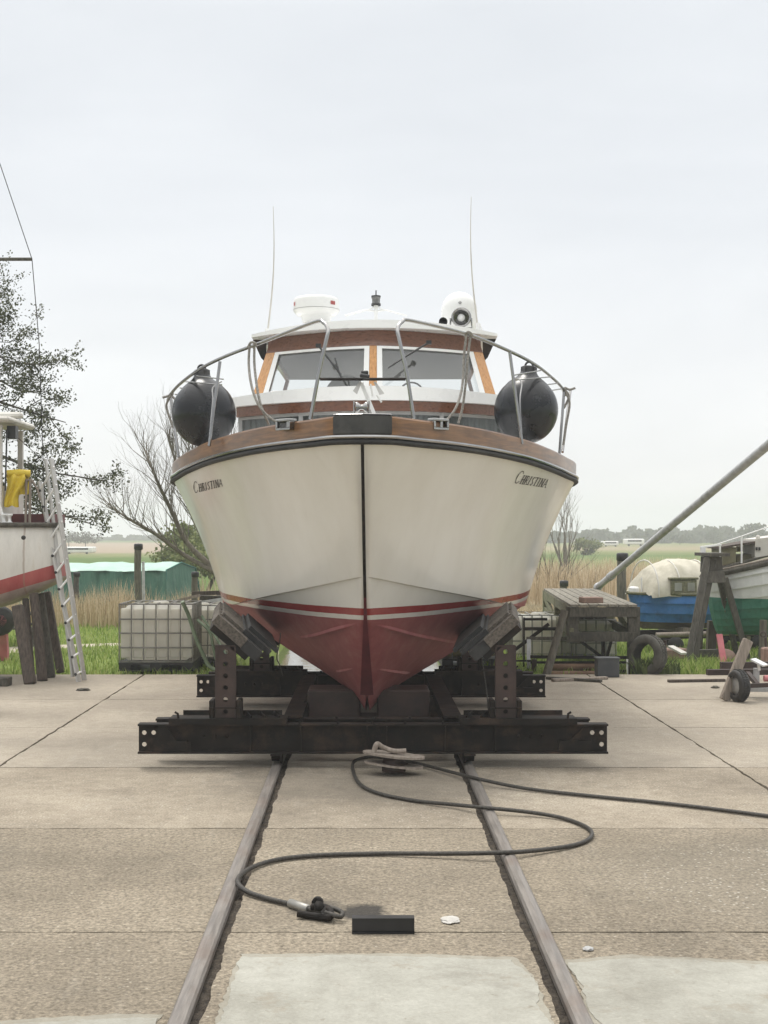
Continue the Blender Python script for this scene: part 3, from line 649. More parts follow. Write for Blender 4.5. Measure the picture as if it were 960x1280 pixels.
m=MB(); m.lathe([(0,-.05),(.2,-.05),(.26,-.02),(.28,.02),(.26,.05),(0,.06)],Vector((-.38,6.4,3.76)),(0,1,0),32); m.box((-.38,6.5,3.45),(.3,.1,.5)); part('helm_seat',m,K['grey_plastic'],cr)
m=MB(); m.tube([Vector((.45+.15*math.cos(a*math.pi/12),5.75,3.72+.15*math.sin(a*math.pi/12))) for a in range(24)],.012,6,closed=True); m.beam((.32,5.76,3.72),(.58,5.76,3.72),.02,.02); part('steering_wheel',m,K['black'],cr)
m=MB(); m.box((0,5.55,3.5),(2.3,.5,.24),None,0,.03); part('dashboard',m,K['interior'],cr)
m=MB(); m.lathe([(.0,.0),(.02,.12),(.07,.16),(.1,.1),(.12,.0)],B(342,491,15.0)+Vector((0,0,-.12)),(0,0,1),16); 
m=MB(); m.lathe([(.2,0),(.2,.03),(.17,.06),(.1,.08),(0,.085)],B(349,494,14.95)+Vector((0,.1,-.03)),(0,0,1),20); part('vent_cowl',m,K['white'],cr)
# ---- roof gear
def local(px,py,Y,z=None):
    p=B(px,py,Y); return p
rz0=4.455
c=B(395.5,408,16.6); m=MB()
rd=B(395.5,384,16.6); r0=29/F*16.6
m.lathe([(0,.115),(r0*.86,.112),(r0*.95,.1),(r0*.985,.07),(r0,-.04),(r0*.99,-.055),(r0*.96,-.06),(r0*.95,-.07),(r0*.85,-.1),(r0*.68,-.105),(r0*.65,-.11),(r0*.6,-.185),(0,-.185)],rd,(0,0,1),40)
m.lathe([(.05,0),(.05,.2)],Vector((rd.x-.1,rd.y,rz0-.03)),(0,0,1),12); m.lathe([(.05,0),(.05,.2)],Vector((rd.x+.1,rd.y,rz0-.03)),(0,0,1),12)
rad=part('radar_dome',m,K['white'],cr)
for a0,a1 in((34,50),(152,162)):
    m=MB()
    for k in range(5):
        aa=a0+(a1-a0)*k/5; q=[]
        for ang,z in((aa,.045),(aa+(a1-a0)/6.5,.045),(aa+(a1-a0)/6.5,.0),(aa,.0)):
            q.append(rd+Vector((r0*1.004*math.cos(R(-ang)),r0*1.004*math.sin(R(-ang)),z)))
        m.add(q,[(0,1,2,3)])
    part('red_marking',m,K['redmark'],rad)
m=MB(); rows=[]
for t in range(41):
    a=2*math.pi*t/40; rows.append([rd+Vector((r0*k*math.cos(a),r0*k*math.sin(a),z)) for k,z in((1.003,-.036),(1.003,-.042))])
m.grid(rows); part('seam',m,K['grey_plastic'],rad)
c=B(470,412,16.3); m=MB(); m.tube([c+Vector((0,0,-.05)),c+Vector((0,0,.3))],.022,10)
for s in(-1,1):
    m.tube([c+Vector((0,0,.22)),c+Vector((s*.12,0,.235)),c+Vector((s*.37,0,.165))],.011,6); m.tube([c+Vector((0,0,.3)),c+Vector((s*.04,0,.26)),c+Vector((s*.1,0,.232))],.008,6)
mast=part('light_mast',m,K['white'],cr)
m=MB(); m.lathe([(0,.29),(.055,.29),(.055,.31),(.048,.315),(.048,.37),(.055,.375),(.055,.40),(0,.405)],c,(0,0,1),16); part('masthead_light',m,K['lamp'],mast)
m=MB(); m.lathe([(.057,.285),(.057,.312),(.05,.314)],c,(0,0,1),16); part('lamp_base',m,K['black'],mast); m=MB(); m.lathe([(.05,.385),(.057,.39),(.057,.405),(0,.41)],c,(0,0,1),16); m.tube([c+Vector((0,0,.4)),c+Vector((0,0,.47))],.008,6); part('lamp_cap',m,K['black'],mast)
sd=B(574,388,16.8); rr=22.5/F*16.8
m=MB(); m.lathe([(rr*.8,-.26),(rr*.93,-.22),(rr*1.0,-.12),(rr,0)]+[(rr*math.cos(R(a)),rr*math.sin(R(a))*1.02) for a in range(10,91,10)],sd,(0,0,1),36); sat=part('satellite_dome',m,K['white'],cr)
m=MB(); m.lathe([(.0,0),(.022,0),(.022,.004),(0,.004)],sd+Vector((0,-rr*.97,.06)),(0,-1,.25),6); part('badge',m,K['grey_plastic'],sat)
sl=B(576.5,397,16.1); m=MB(); m.lathe([(0,.16),(.08,.14),(.105,.06),(.112,0),(.118,-.01),(.118,-.03),(.1,-.03),(.085,.01)],sl,(0,1,0),28); m.tube([sl+Vector((-.12,.05,0)),sl+Vector((-.13,.05,-.12)),sl+Vector((.13,.05,-.12)),sl+Vector((.12,.05,0))],.014,8); m.lathe([(.12,0),(.12,.02),(.05,.05),(0,.05)],sl+Vector((0,.05,-.18)),(0,0,1),20)
slo=part('searchlight',m,K['chrome'],cr)
m=MB(); m.lathe([(.088,.012),(.06,.05),(.035,.065)],sl,(0,1,0),24); part('reflector',m,K['chrome'],slo)
m=MB(); m.lathe([(.0,.0),(.045,.005),(.04,.03)],sl,(0,1,0),20); part('bulb_shield',m,K['white'],slo)
for px,py,r_ in((554,402,.045),(531,406,.035)):
    c=B(px,py,16.0); m=MB(); m.lathe([(r_*1.15,0),(r_*.95,.01),(r_*.6,.12),(.02,.25),(.02,.4)],c,(-.15,1,0),18); m.lathe([(.025,-.12),(.025,0)],c+Vector((-.02,.2,0)),(0,0,1),8); part('horn',m,K['black'],cr)
for px0,py0,px1,py1,bend in((334,419,341.5,258,.04),(597.5,412,589,246,-.04)):
    a=B(px0,py0,16.5);b=B(px1,py1,16.5); m=MB(); P=[a.lerp(b,t/10)+Vector((bend*math.sin(math.pi*t/10),0,0)) for t in range(11)]
    m.tube(P,[.013-.0095*t/10 for t in range(11)],6); an=part('whip_antenna',m,K['white_dirty'],cr)
    m=MB(); m.tube([a+Vector((0,0,-.12)),a+Vector((0,0,.08))],.025,8); m.box(a+Vector((0,0,-.1)),(.08,.08,.05)); m.tube([a+Vector((.09,0,-.12)),a+Vector((.02,0,.07))],.009,6); part('antenna_mount',m,K['white'],an)
# ---- pulpit rails
def rl(pts): return [B(*p) for p in pts]
Lr=[(388,524,11.45),(398,470,11.45),(408,424,11.47),(410,412,11.5),(404,403,11.58),(392,403,11.7),(325,429,12.25),(285,444,12.9),(252,460,13.6),(226,479,14.4),(214,492,14.9),(210,500,15.1)]
Rr_=[(517,523,11.45),(509,470,11.45),(499,424,11.47),(497,411,11.5),(503,402,11.58),(515,401,11.7),(585,418,12.3),(637,439,13.0),(668,455,13.7),(690,472,14.4),(702,484,14.9),(706,494,15.1)]
SR=Lr,Rr_
for P,st in((Lr,[((275,452,13.1),(263,546,13.0)),((213,493,14.95),(222,562,14.8))]),(Rr_,[((637,439,13.0),(651,543,13.0)),((705,490,15.0),(700,558,14.9)),((713,488,15.6),(704,558,15.0))])):
    m=MB(); m.tube(crom(rl(P),6),.0165,10); br=part('bow_rail',m,K['chrome'],cr)
    for a,b in st:
        m=MB(); A_,B_=B(*a),B(*b); m.tube([A_,B_+(B_-A_).normalized()*.09],.0155,10); part('stanchion',m,K['chrome'],cr)
m=MB(); m.tube([B(400,474,11.45),B(507,474,11.45)],.013,8); part('cross_rail',m,K['steel'],cr)
m=MB(); m.box(B(456,469,11.45),(.06,.05,.075),None,0,.008); m.tube([B(450,469,11.4),B(462,471,11.4)],.018,8); part('navigation_lamp_bracket',m,K['black'],cr)
# fender baskets
for s,rods in((-1,[((246,470,13.75),(279,474,13.4)),((232,477,14.0),(277,481,13.4)),((225,485,14.2),(243,487,13.9)),((219,493,14.5),(236,494,14.1))]),(1,[((676,463,13.8),(642,469,13.3)),((688,471,14.1),(645,475,13.4)),((697,479,14.4),(675,482,13.9)),((702,486,14.8),(683,489,14.1))])):
    m=MB()
    for a,b in rods: m.tube([B(*a),B(*b)],.0075,6)
    if s>0: m.tube(crom(rl([(642,472,13.2),(652,478,13.2),(650,500,13.1),(652,541,13.05)]),5),.0075,6)
    else: m.tube(crom(rl([(277,477,13.2),(266,485,13.15),(266,500,13.1),(262,545,13.0)]),5),.0075,6)
    part('fender_basket',m,K['chrome'],cr)
# fairleads
for px,py,sx in((357.5,531,-1),(548,530.5,1)):
    p=B(px,py,11+.575); m=MB(); q=Matrix.Rotation(R(40)*sx,3,'Z')
    for dx,dz,a,b in((0,.038,.17,.022),(0,-.038,.17,.022),(-.075,0,.022,.055),(.075,0,.022,.055)): m.box(p+q@Vector((dx,-.0,dz)),(a,.09,b),q,0,.004)
    m.lathe([(.02,-.03),(.02,.03)],p+q@Vector((.03,.0,0)),(0,0,1),10)
    m.box(p+q@Vector((0,.03,0)),(.13,.004,.056),q)
    part('fairlead',m,K['chrome'],cr)
# ================================================================== things hung on the cruiser
def world(p): return BOAT@p
def fender(px,py,Y,tilt,label):
    c=U(px,py,Y); rx=40/F*Y; m=MB(); q=Matrix.Rotation(tilt,3,'Y'); prof=[]
    for a in range(-90,46,8): prof.append((rx*math.cos(R(a)),rx*1.05*math.sin(R(a))))
    prof+=[(rx*.6,rx*.86),(rx*.47,rx*.96),(rx*.36,rx*1.04),(rx*.29,rx*1.12),(rx*.25,rx*1.2)]
    rt=root('ball_fender',c-Vector((0,0,rx*1.05)),label,'fender','black ball fenders on the bow')
    m=MB().lathe(prof,c,q@Vector((0,0,1)),36); part('ball',m,K['ball'],rt)
    m=MB()
    u=q@Vector((0,0,1))
    m.lathe([(rx*.25,rx*1.1),(rx*.23,rx*1.36),(rx*.17,rx*1.39),(0,rx*1.39)],c,u,16)
    for k in range(6):
        a=k*math.pi/3; d=q@Vector((math.cos(a)*rx*.22,math.sin(a)*rx*.22,0)); m.beam(c+d+u*rx*1.14,c+d+u*rx*1.35,.02,.02)
    neck=part('neck',m,K['rubber'],rt)
    m=MB(); m.tube([c+u*rx*1.38+q@Vector((rx*.12*math.cos(a*math.pi/8),0,rx*.14*math.sin(a*math.pi/8))) for a in range(9)],.012,6); part('eye',m,K['rubber'],rt)
K['ball']=M('dark_vinyl_fender',(.006,.007,.01),(.012,.014,.018),3,.26,0,.06,.004,dirt=(.03,.034,.038),dirt_amt=.25,spec=.4,dirt_scale=3)
fender(255,517,14.05,R(-3),'big black ball fender in the rail basket at the left of the bow')
fender(657.5,513,14.05,R(4),'big black ball fender in the rail basket at the right of the bow')
def rope(paths,label,r=.0115,mat='rope',extra=None,name='mooring_rope',group='ropes hung on the bow rail'):
    m=MB()
    for P in paths: m.tube([world(q) for q in crom(rl(P),8)],r,8)
    if extra: extra(m)
    return solo(name,m,K[mat],label,'rope',group)
rope([[(312,431,12.3),(311,455,12.25),(314,480,12.1),(322,504,11.95),(335,520,11.9),(352,531,11.85)],[(318,430,12.3),(318,455,12.25),(321,482,12.1),(325,503,12.0),(330,517,12.0),(336,530,12.1)],[(310,434,12.32),(314,428,12.27),(320,430,12.25),(317,435,12.3)]],'grey doubled mooring rope looped over the left bow rail and led to the left fairlead')
rope([[(583,419,12.25),(580,445,12.25),(579,470,12.2),(576,492,12.1),(568,513,11.95),(553,531,11.86)],[(588,420,12.3),(585,445,12.25),(582,480,12.2),(578,510,12.2),(573,529,12.2)],[(581,421,12.3),(585,415,12.25),(590,419,12.28),(586,424,12.3)]],'grey doubled mooring rope looped over the right bow rail beside the searchlight')
rope([[(203,497,15.0),(210,495,15.0),(216,492,14.9),(211,499,14.95),(208,508,15.0),(212,522,15.0),(217,535,15.0)],[(212,493,15.1),(219,500,15.1),(218,512,15.1),(220,530,15.1)]],'short grey rope end knotted on the rail beside the left fender',.013)
rope([[(719,485,15.0),(712,487,15.0),(706,485,15.0),(708,492,15.0),(712,505,15.0),(708,530,15.0),(704,556,14.95)],[(706,487,15.0),(711,496,15.05),(705,510,15.0)]],'short grey rope end knotted on the rail beside the right fender',.013)
# anchor on the bow
an=root('anchor',world(B(456,515,11.5)),'small white folded anchor standing above the bow roller','anchor')
def bw(px,py,Y): return world(B(px,py,Y))
m=MB(); m.beam(bw(451.5,478,11.5),bw(467.5,517,11.45),.032,.014,0,.004,up=(0,1,0)); part('shank',m,K['white'],an)
for a,b,wd in(((451,477),(444,490),.045),((468,477),(477,492),.04)):
    m=MB(); A=Vector(bw(*a,11.48));Bb=Vector(bw(*b,11.42)); d=(Bb-A); n=Vector((-d.z,0,d.x)).normalized()*wd
    m.prism([A-n*.2,A+n*.2,Bb+n*.5+d*.1,Bb-n*.5],(0,.012,0)); part('fluke',m,K['alu'],an)
for a,b in(((463,480),(466,496)),((471,494),(477,503))):
    m=MB(); m.tube([bw(*a,11.42),bw(*b,11.42)],.009,6); part('tine',m,K['white'],an)
# ================================================================== CRADLE
YF,YB=11.62,15.65
cd=root('boat_cradle',(0,YF,0),'dark steel slipway cradle on rail wheels carrying the cream cruiser','cradle')
def crossbeam(Y,lab):
    hw=2.01; z0,z1=.125,.378
    for yy,ins in((Y,0),(Y+.34,.1)):
        m=MB(); w=hw-ins
        m.box((0,yy+.06,z1-.008),(2*w,.13,.016)); m.box((0,yy+.06,z0+.008),(2*w,.13,.016))
        ce=.055
        cellsL=[(.02,.02+ce,.03,.03+ce),(.02,.02+ce,.13,.13+ce),(.1,.1+ce,.13,.13+ce)]
        m.plate((-w,yy+.055,z0+.016),(1,0,0),(0,0,1),.3,.22,cellsL,.02)
        m.plate((w,yy+.055,z0+.016),(-1,0,0),(0,0,1),.3,.22,cellsL,.02)
        m.box((0,yy+.055,(z0+z1)/2),(2*w-.6,.012,z1-z0-.032))
        for s in(-1,1):
            m.prism([(s*(w-.13),yy+.01,z1-.02),(s*(w-.2),yy+.01,z1-.02),(s*(w-.42),yy+.01,z0+.02),(s*(w-.35),yy+.01,z0+.02)] if s>0 else [(s*(w-.12),yy+.01,z0+.018),(s*(w-.45),yy+.01,z0+.018),(s*(w-.45),yy+.01,z0+.1),(s*(w-.34),yy+.01,z0+.1),(s*(w-.24),yy+.01,z1-.02),(s*(w-.17),yy+.01,z1-.02)],(0,.01,0))
            m.box((s*(w-.28),yy+.02,z0+.065),(.28,.03,.09))
            for k in range(3): m.lathe([(.016,0),(.016,.02),(0,.022)],(s*(1.45-.1*k),yy+.045,.27),(0,-1,0),8)
        for x in(-.05,.12,-.62,.62,-1.05,1.05): m.box((x,yy+.025,.25),(.012,.05,.215))
        for k in range(11): m.lathe([(.013,0),(.013,.018),(0,.02)],(-1.5+.3*k+random.uniform(-.03,.03),yy+.012,z1+.0),(0,0,1),6)
        part('cross_beam',m,K['steel'],cd,lab if yy==Y else None)
    for s in(-1,1):
        m=MB(); x0,x1=s*.72,s*1.76                     # sliding shoe on top
        m.box(((x0+x1)/2,Y+.09,.405),(1.0,.26,.05)); m.box(((x0+x1)/2,Y+.0,.408),(1.0,.012,.05)); m.box(((x0+x1)/2+s*-.02,Y+.22,.435),(.86,.012,.07))
        m.tube([(s*1.66,Y-.02,.42),(s*1.665,Y-.02,.47),(s*1.69,Y-.02,.485)],.011,6)
        for k in range(3): m.beam((s*(.8+.12*k),Y+.0,.43),(s*(.86+.12*k),Y+.2,.45),.012,.04)
        part('sliding_shoe',m,K['steel'],cd)
        pr=root_post(s,Y)
    m=MB()
    return
def root_post(s,Y):
    x=s*1.2; z0,z1=.43,(1.045 if Y<13 else .70); w=.165
    m=MB(); n=6 if Y<13 else 3; ch=(z1-z0)/n; cells=[(w/2-.05,w/2+.05,(i+.5)*ch-.04,(i+.5)*ch+.04) for i in range(n)]
    for y in(Y+.02,Y+.075): m.plate((x-w/2,y,z0),(1,0,0),(0,0,1),w,z1-z0,cells,.023)
    for sx in(-1,1): m.box((x+sx*w/2,Y+.048,(z0+z1)/2),(.012,.065,z1-z0))
    m.box((x,Y+.048,z1),(w,.065,.012))
    po=part('bilge_post',m,K['rust'],cd)
    m=MB()
    for sx in(-1,1): m.box((x+sx*.115,Y+.09,.50),(.045,.2,.17),None,0,.01)
    m.box((x,Y-.025,.52),(.27,.012,.012)); m.box((x,Y+.2,.5),(.2,.012,.12)); part('post_socket',m,K['steel'],po)
    return po
crossbeam(YF,'front cross beam with round bolt holes at its ends'); crossbeam(YB,None)
# longitudinals over the rails
for s in(-1,1):
    m=MB(); x=s*.70
    m.box((x,(YF+YB)/2,.40),(.16,YB-YF-.6,.02)); m.box((x,(YF+YB)/2,.23),(.012,YB-YF-.75,.3)); m.box((x,(YF+YB)/2,.10),(.14,YB-YF-.75,.02)); part('side_member',m,K['steel'],cd)
    for Y in(YF+.2,YB+.2):
        m=MB(); xx=s*RX
        m.lathe([(0,-.05),(.115,-.05),(.115,.02),(.145,.025),(.14,.04),(0,.05)],(xx,Y,.147),(-s,0,0),24); 
        for d in(-.09,.09): m.box((xx+d,Y,.16),(.03,.2,.1))
        m.box((xx,Y,.12),(.1,.45,.02)); part('rail_wheel',m,K['steel'],cd)
# keel blocks
m=MB()
for s in(-1,1): m.box((s*.33+.03,13.15,.325),(.5,.5,.39),None,0,.015)
m.box((.03,13.3,.1),(1.3,.9,.06)); m.box((.03,13.5,.125),(.2,.8,.11)); part('keel_chock',m,K['rust'],cd)
for s in(-1,1):
    m=MB(); m.prism([(s*.58+.03,12.88,.13),(s*.72+.03,12.88,.13),(s*.58+.03,12.88,.50)],(0,.02,0)); part('gusset',m,K['steel'],cd)
# bilge pads
def pad(s,y0,y1,tx=1.28,tz=1.335,ang=41,toe=.1):
    dx=Vector((-s*math.cos(R(ang)),0,-math.sin(R(ang)))); nz=Vector((-s*math.sin(R(ang)),0,math.cos(R(ang))))
    top=Vector((s*tx,0,tz))
    def blk(m,u0,u1,v0,v1,ya,yb):
        P=[top+dx*u+nz*v for u,v in((u0,v0),(u1,v0),(u1,v1),(u0,v1))]; m.prism([p+Vector((s*toe*(ya-y0),ya,0)) for p in P],(s*toe*(yb-ya),yb-ya,0))
    m=MB(); blk(m,.03,.36,-.09,-.0,y0,y1-.2); blk(m,.06,.3,.002,.03,y0+.3,y1-.3)
    for k in range(3): P=top+dx*.06+nz*.004+Vector((s*toe*(.2+.4*k),y0+.2+.4*k,0)); m.box(P,(.03,.03,.02))
    pd=part('bilge_pad',m,K['timber_old'],cd)
    m=MB(); blk(m,.362,.53,-.10,-.0,y0+.01,y1-.1); blk(m,.30,.60,.003,.05,y0+.25,y1-.02); blk(m,.33,.66,.052,.09,y0+.5,y1-.02); part('rubber_facing',m,K['rubber'],pd)
    m=MB(); blk(m,.06,.46,-.15,-.093,y0+.02,y1-.7); part('pad_bracket',m,K['steel'],pd)
for o_ in list(cd.children):
    if o_.name.split('.')[0] in('cross_beam','rail_wheel','side_member','sliding_shoe'): o_.location.x+=.063
for s in(-1,1): pad(s,YF+.0,YF+2.45); pad(s,YB-.1,YB+.6,1.52,1.0,30,.04)
# ================================================================== THINGS ON THE YARD
# wire rope: out of the frame at the right, through the block, round the loop, to the shackle
def gp(px,py,z=.016): return G(px,py,z)
rt=root('wire_rope',gp(440,950),'dark wire rope lying in a wide loop across both rails','wire rope')
P=[gp(1110,1042),gp(960,1020),gp(840,1005),gp(740,995),gp(660,986,.02),gp(600,974,.045),gp(560,964,.03),gp(525,955,.03),gp(500,950,.05),gp(465,946,.05),gp(444,951,.05),gp(441,962),gp(450,980),gp(475,992),gp(520,1001),gp(570,1006,.03),gp(600,1009,.047),gp(660,1015,.03),gp(705,1023),gp(735,1035),gp(738,1047),gp(715,1057),gp(660,1064,.03),gp(618,1066,.047),gp(560,1067,.03),gp(480,1067),gp(400,1069),gp(350,1074),gp(318,1083,.02),gp(300,1095,.03),gp(298,1105,.03),gp(310,1115,.02),gp(330,1122),gp(350,1127),gp(368,1131)]
m=MB(); m.tube(crom(P,6),.0145,8); part('rope_run',m,K['wire'],rt)
a=gp(363,1129,.022);b=gp(384,1136,.022); m=MB(); d=(b-a); m.tube([a-d*.05,a,b,b+d*.06],[.016,.024,.024,.018],12); part('ferrule',m,K['ferrule'],rt)
m=MB(); m.tube(crom([b,gp(400,1139,.03),gp(414,1143,.04),gp(425,1146,.03),gp(428,1141,.04),gp(418,1136,.05),gp(404,1133,.05),gp(392,1134,.03),b],6),.013,8); part('eye',m,K['wire'],rt)
# shackle
rt=root('shackle',gp(400,1140,0),'black bow shackle with a bolt, holding the eye of the wire rope','shackle')
m=MB(); m.tube(crom([gp(372,1142,.025),gp(385,1144,.02),gp(400,1146,.02),gp(412,1147,.025),gp(413,1139,.045),gp(405,1134,.05),gp(390,1134,.04)],6),.019,10); part('bow',m,K['steel'],rt)
m=MB(); c=gp(407,1140,.035); m.tube([gp(404,1146,.02),gp(408,1134,.055)],.016,10); m.lathe([(0,0),(.028,0),(.028,.02),(0,.02)],gp(398,1134,.07),(.2,-.6,.7),6); part('pin',m,K['steel'],rt)
m=MB(); m.lathe([(.012,-.012),(.03,-.012),(.03,.012),(.012,.012)],gp(397,1128,.05),(.3,1,.2),16); m.beam(gp(394,1136,.02),gp(397,1129,.05),.03,.02); part('lug',m,K['steel'],rt)
# channel off-cut
a=gp(440,1167,0);b=gp(518,1167,0); m=MB(); L=b.x-a.x; c=Vector(((a.x+b.x)/2,a.y,0))
m.box(c+Vector((0,.004,.038)),(L,.008,.06)); m.box(c+Vector((0,.035,.006)),(L,.07,.010)); m.box(c+Vector((0,.032,.071)),(L,.066,.008)); m.box(c+Vector((-.0,.0,.075)),(L,.012,.006)); m.box(c+Vector((0,-.004,.004)),(L,.012,.007))
solo('steel_channel',m,K['black'],'short black steel channel off-cut lying beside the shackle','steel off-cut')
def stone(px,py,sx,sy,sz,mat,label,cat,name,seed):
    bm=bmesh.new(); bmesh.ops.create_icosphere(bm,subdivisions=3,radius=1); m=MB(); c=gp(px,py,sz*.6)
    bm.verts.index_update()
    vs=[]
    for v in bm.verts:
        n=noise.noise(v.co*1.6+Vector((seed,0,0)))*.35+noise.noise(v.co*4+Vector((seed,5,0)))*.12; p=v.co*(1+n); vs.append(c+Vector((p.x*sx,p.y*sy,max(p.z*sz,-.6*sz))))
    m.add(vs,[tuple(v.index for v in f.verts) for f in bm.faces],0,False); bm.free()
    return solo(name,m,K[mat],label,cat)
stone(562,1150,.05,.055,.012,'pebble','flat white flint stone on the concrete right of the steel off-cut','stone','flint_stone',1.)
stone(735,1186,.025,.025,.010,'grey_plastic','small grey scrap lying beside the right rail near the pale patch','scrap','scrap_piece',4.)
stone(104,862,.09,.05,.02,'timber_dark','dark chip of wood on the concrete below the ladder foot','wood chip','wood_chip',6.)
stone(894,859,.05,.04,.02,'timber_dark','small dark chip of wood on the concrete left of the leaning plank','wood chip','wood_chip',8.)
# snatch block under the front beam
rt=root('pulley_block',Vector((.235,11.33,0)),'rusty pale snatch block lying flat under the front cross beam','pulley block')
c=Vector((.235,11.33,.03))
def plateov(z,rx,ry,th,px=0): 
    m=MB(); prof=[]; vs=[c+Vector((px+rx*math.cos(k*math.pi/12)*(1.0 if abs(math.cos(k*math.pi/12))<.8 else 1.12),ry*math.sin(k*math.pi/12),z+.05*math.cos(k*math.pi/12)*-.5)) for k in range(24)]; return m.prism(vs,(0,0,th))
part('cheek_plate',plateov(.045,.22,.14,.016),K['timber_pale'],rt); part('cheek_plate',plateov(.125,.23,.15,.018),K['timber_pale'],rt)
m=MB(); m.lathe([(.12,.06),(.09,.08),(.09,.1),(.12,.12)],c,(0,0,1),24); m.lathe([(0,.03),(.03,.03),(.03,.16),(0,.16)],c,(0,0,1),8); m.lathe([(0,0),(.1,0),(.1,.05),(0,.05)],c,(0,0,1),16); part('sheave',m,K['rust'],rt)
m=MB(); m.tube(crom([c+Vector((-.17,-.05,.16)),c+Vector((-.14,-.04,.23)),c+Vector((-.09,-.02,.2)),c+Vector((0,-.03,.17)),c+Vector((.1,-.02,.17))],5),.022,8); part('hook',m,K['timber_pale'],rt)
# ================================================================== LEFT: WORK BOAT ON PROPS
YL=19.3; OX=-4.36
wb=root('work_boat',(OX,YL,2.13),'weathered white work boat with a red band, propped on timbers at the left','boat')
# hull: stations run from the stern end (x=0) out to the left
def wsec(u):                                         # u metres left of the end
    k=min(1,u/2.6); hw=.25+1.05*math.sin(min(1,u/3.2)*math.pi/2)**.7
    zk=-1.22-.12*min(1,u/4)+ (.35*(1-min(1,u/.9))**2)
    pts=[]
    for j in range(17):
        t=j/16; a=t*math.pi/2
        # from sheer down: slightly tumbling-out side, round bilge
        if t<.45: z=-(t/.45)*.72; y=hw*(1+.05*math.sin(t/.45*math.pi))
        else:
            q=(t-.45)/.55; z=-.72+(zk+.72)*math.sin(q*math.pi/2)**1.0; y=hw*math.cos(q*math.pi/2)**.75 if q<1 else 0
        xo=.13*math.sin(min(1,t/.5)*math.pi/2) if t<.5 else .13-.62*((t-.5)/.5)**1.6
        pts.append(Vector((-u+xo*(1-k)-.02,y,z)))
    return pts
us=[0,.06,.15,.3,.5,.8,1.2,1.8,2.6,3.6,5,7]
m=MB()
for s in(-1,1): m.grid([[Vector((OX+p.x,YL+s*p.y,2.13+p.z)) for p in wsec(u)] for u in us])
e=wsec(0); m.grid([[Vector((OX+p.x,YL+p.y*k,2.13+p.z)) for p in e] for k in(-1,-.5,0,.5,1)])
part('hull',m,K['workhull'],wb)
m=MB()
for s in(-1,1):
    L=[Vector((OX-u-.0,YL+s*(wsec(u)[0].y+.02),2.13)) for u in us]; m.tube(L,.035,8)
m.beam((OX+.01,YL-.27,2.13),(OX+.01,YL+.27,2.13),.06,.07); part('rubbing_strake',m,K['timber_dark'],wb)
m=MB(); m.grid([[Vector((OX-u,YL+k*wsec(u)[0].y*.96,2.15)) for k in(-1,0,1)] for u in us]); part('deck',m,K['timber_greyy'],wb)
m=MB(); c=U(31,672,YL-.93); m.lathe([(0,0),(.03,0),(.03,.02),(0,.02)],c+Vector((0,-.06,0)),(0,-1,0),12); part('drain_outlet',m,K['rubber'],wb)
m=MB(); m.box((OX-1.0,YL+.3,2.21),(1.9,.7,.16)); m.box((OX-.4,YL+.3,2.19),(.5,.5,.1)); part('coaming',m,K['red'],wb)
# wheelhouse
m=MB(); x1=U(15,600,YL).x; m.box((x1-.03,YL-.55,2.83),(.07,.07,1.36)); m.box((x1-.03,YL+.6,2.83),(.07,.07,1.36)); m.box((x1-1.2,YL-.57,2.45),(2.3,.05,.6)); m.box((x1-1.2,YL-.57,3.48),(2.3,.05,.12)); m.box((x1-.28,YL-.55,2.95),(.06,.06,1.0))
m.box((x1-.02,YL,2.4),(.05,1.1,.55)); part('wheelhouse',m,K['white_dirty'],wb)
m=MB(); m.add([(x1-2.2,YL-.56,2.75),(x1-.06,YL-.56,2.75),(x1-.06,YL-.56,3.42),(x1-2.2,YL-.56,3.42)],[(0,1,2,3)]); part('window',m,K['lamp'],wb)
m=MB(); m.box((x1-1.0,YL,3.58),(2.3,1.5,.08),None,0,.03); m.box((x1-.95,YL-.1,3.68),(2.25,.16,.09),None,0,.03); part('roof',m,K['white_dirty'],wb)
m=MB(); m.box((x1+.1,YL-.35,3.42),(.12,.16,.18)); m.tube([(x1+.06,YL-.5,3.45),(x1+.05,YL-.55,2.6)],.012,6); part('deck_lamp',m,K['black'],wb)
m=MB()
for px in(32,37): m.tube([U(px,655,YL-.4),U(px+1,600,YL-.4)],.02,6)
m.tube([U(12,604,YL-.4),U(30,600,YL-.4),U(40,600,YL-.4)],.02,6); m.tube([U(40,600,YL-.4),U(47,612,YL-.4),U(50,625,YL-.4)],.015,6); part('deck_rail',m,K['timber_pale'],wb)
m=MB()
for px in(5,12): m.lathe([(.03,-.02),(.045,.02),(.02,.04),(.02,.1),(.045,.12),(.045,.14),(0,.14)],U(px,655,YL-.6),(0,0,1),10)
m.tube([U(0,634,YL-.6),U(4,650,YL-.6),U(7,655,YL-.6)],.025,6); part('deck_cleat',m,K['white'],wb)
# rigging: spreader and shroud; the mast itself stands left of the frame
m=MB(); mx=OX-2.6
m.tube([(mx,YL,2.1),(mx,YL,10.8)],[.075,.055],12); part('mast',m,K['timber_brown'],wb)
m=MB(); tip=U(40,324,YL); m.tube([(mx,YL,tip.z),tip],.025,8); part('spreader',m,K['timber_dark'],wb)
m=MB(); m.tube([U(-62,40,YL),U(0,205,YL),tip,U(49,430,YL-.2),U(56,640,YL-.5)],.006,6); part('shroud',m,K['steel'],wb)
m=MB(); m.tube([U(20,545,YL),U(52,574,YL+.1)],.005,5); m.tube([U(36,500,YL-.1),U(62,580,YL-.1)],.004,5); part('stay',m,K['steel'],wb)
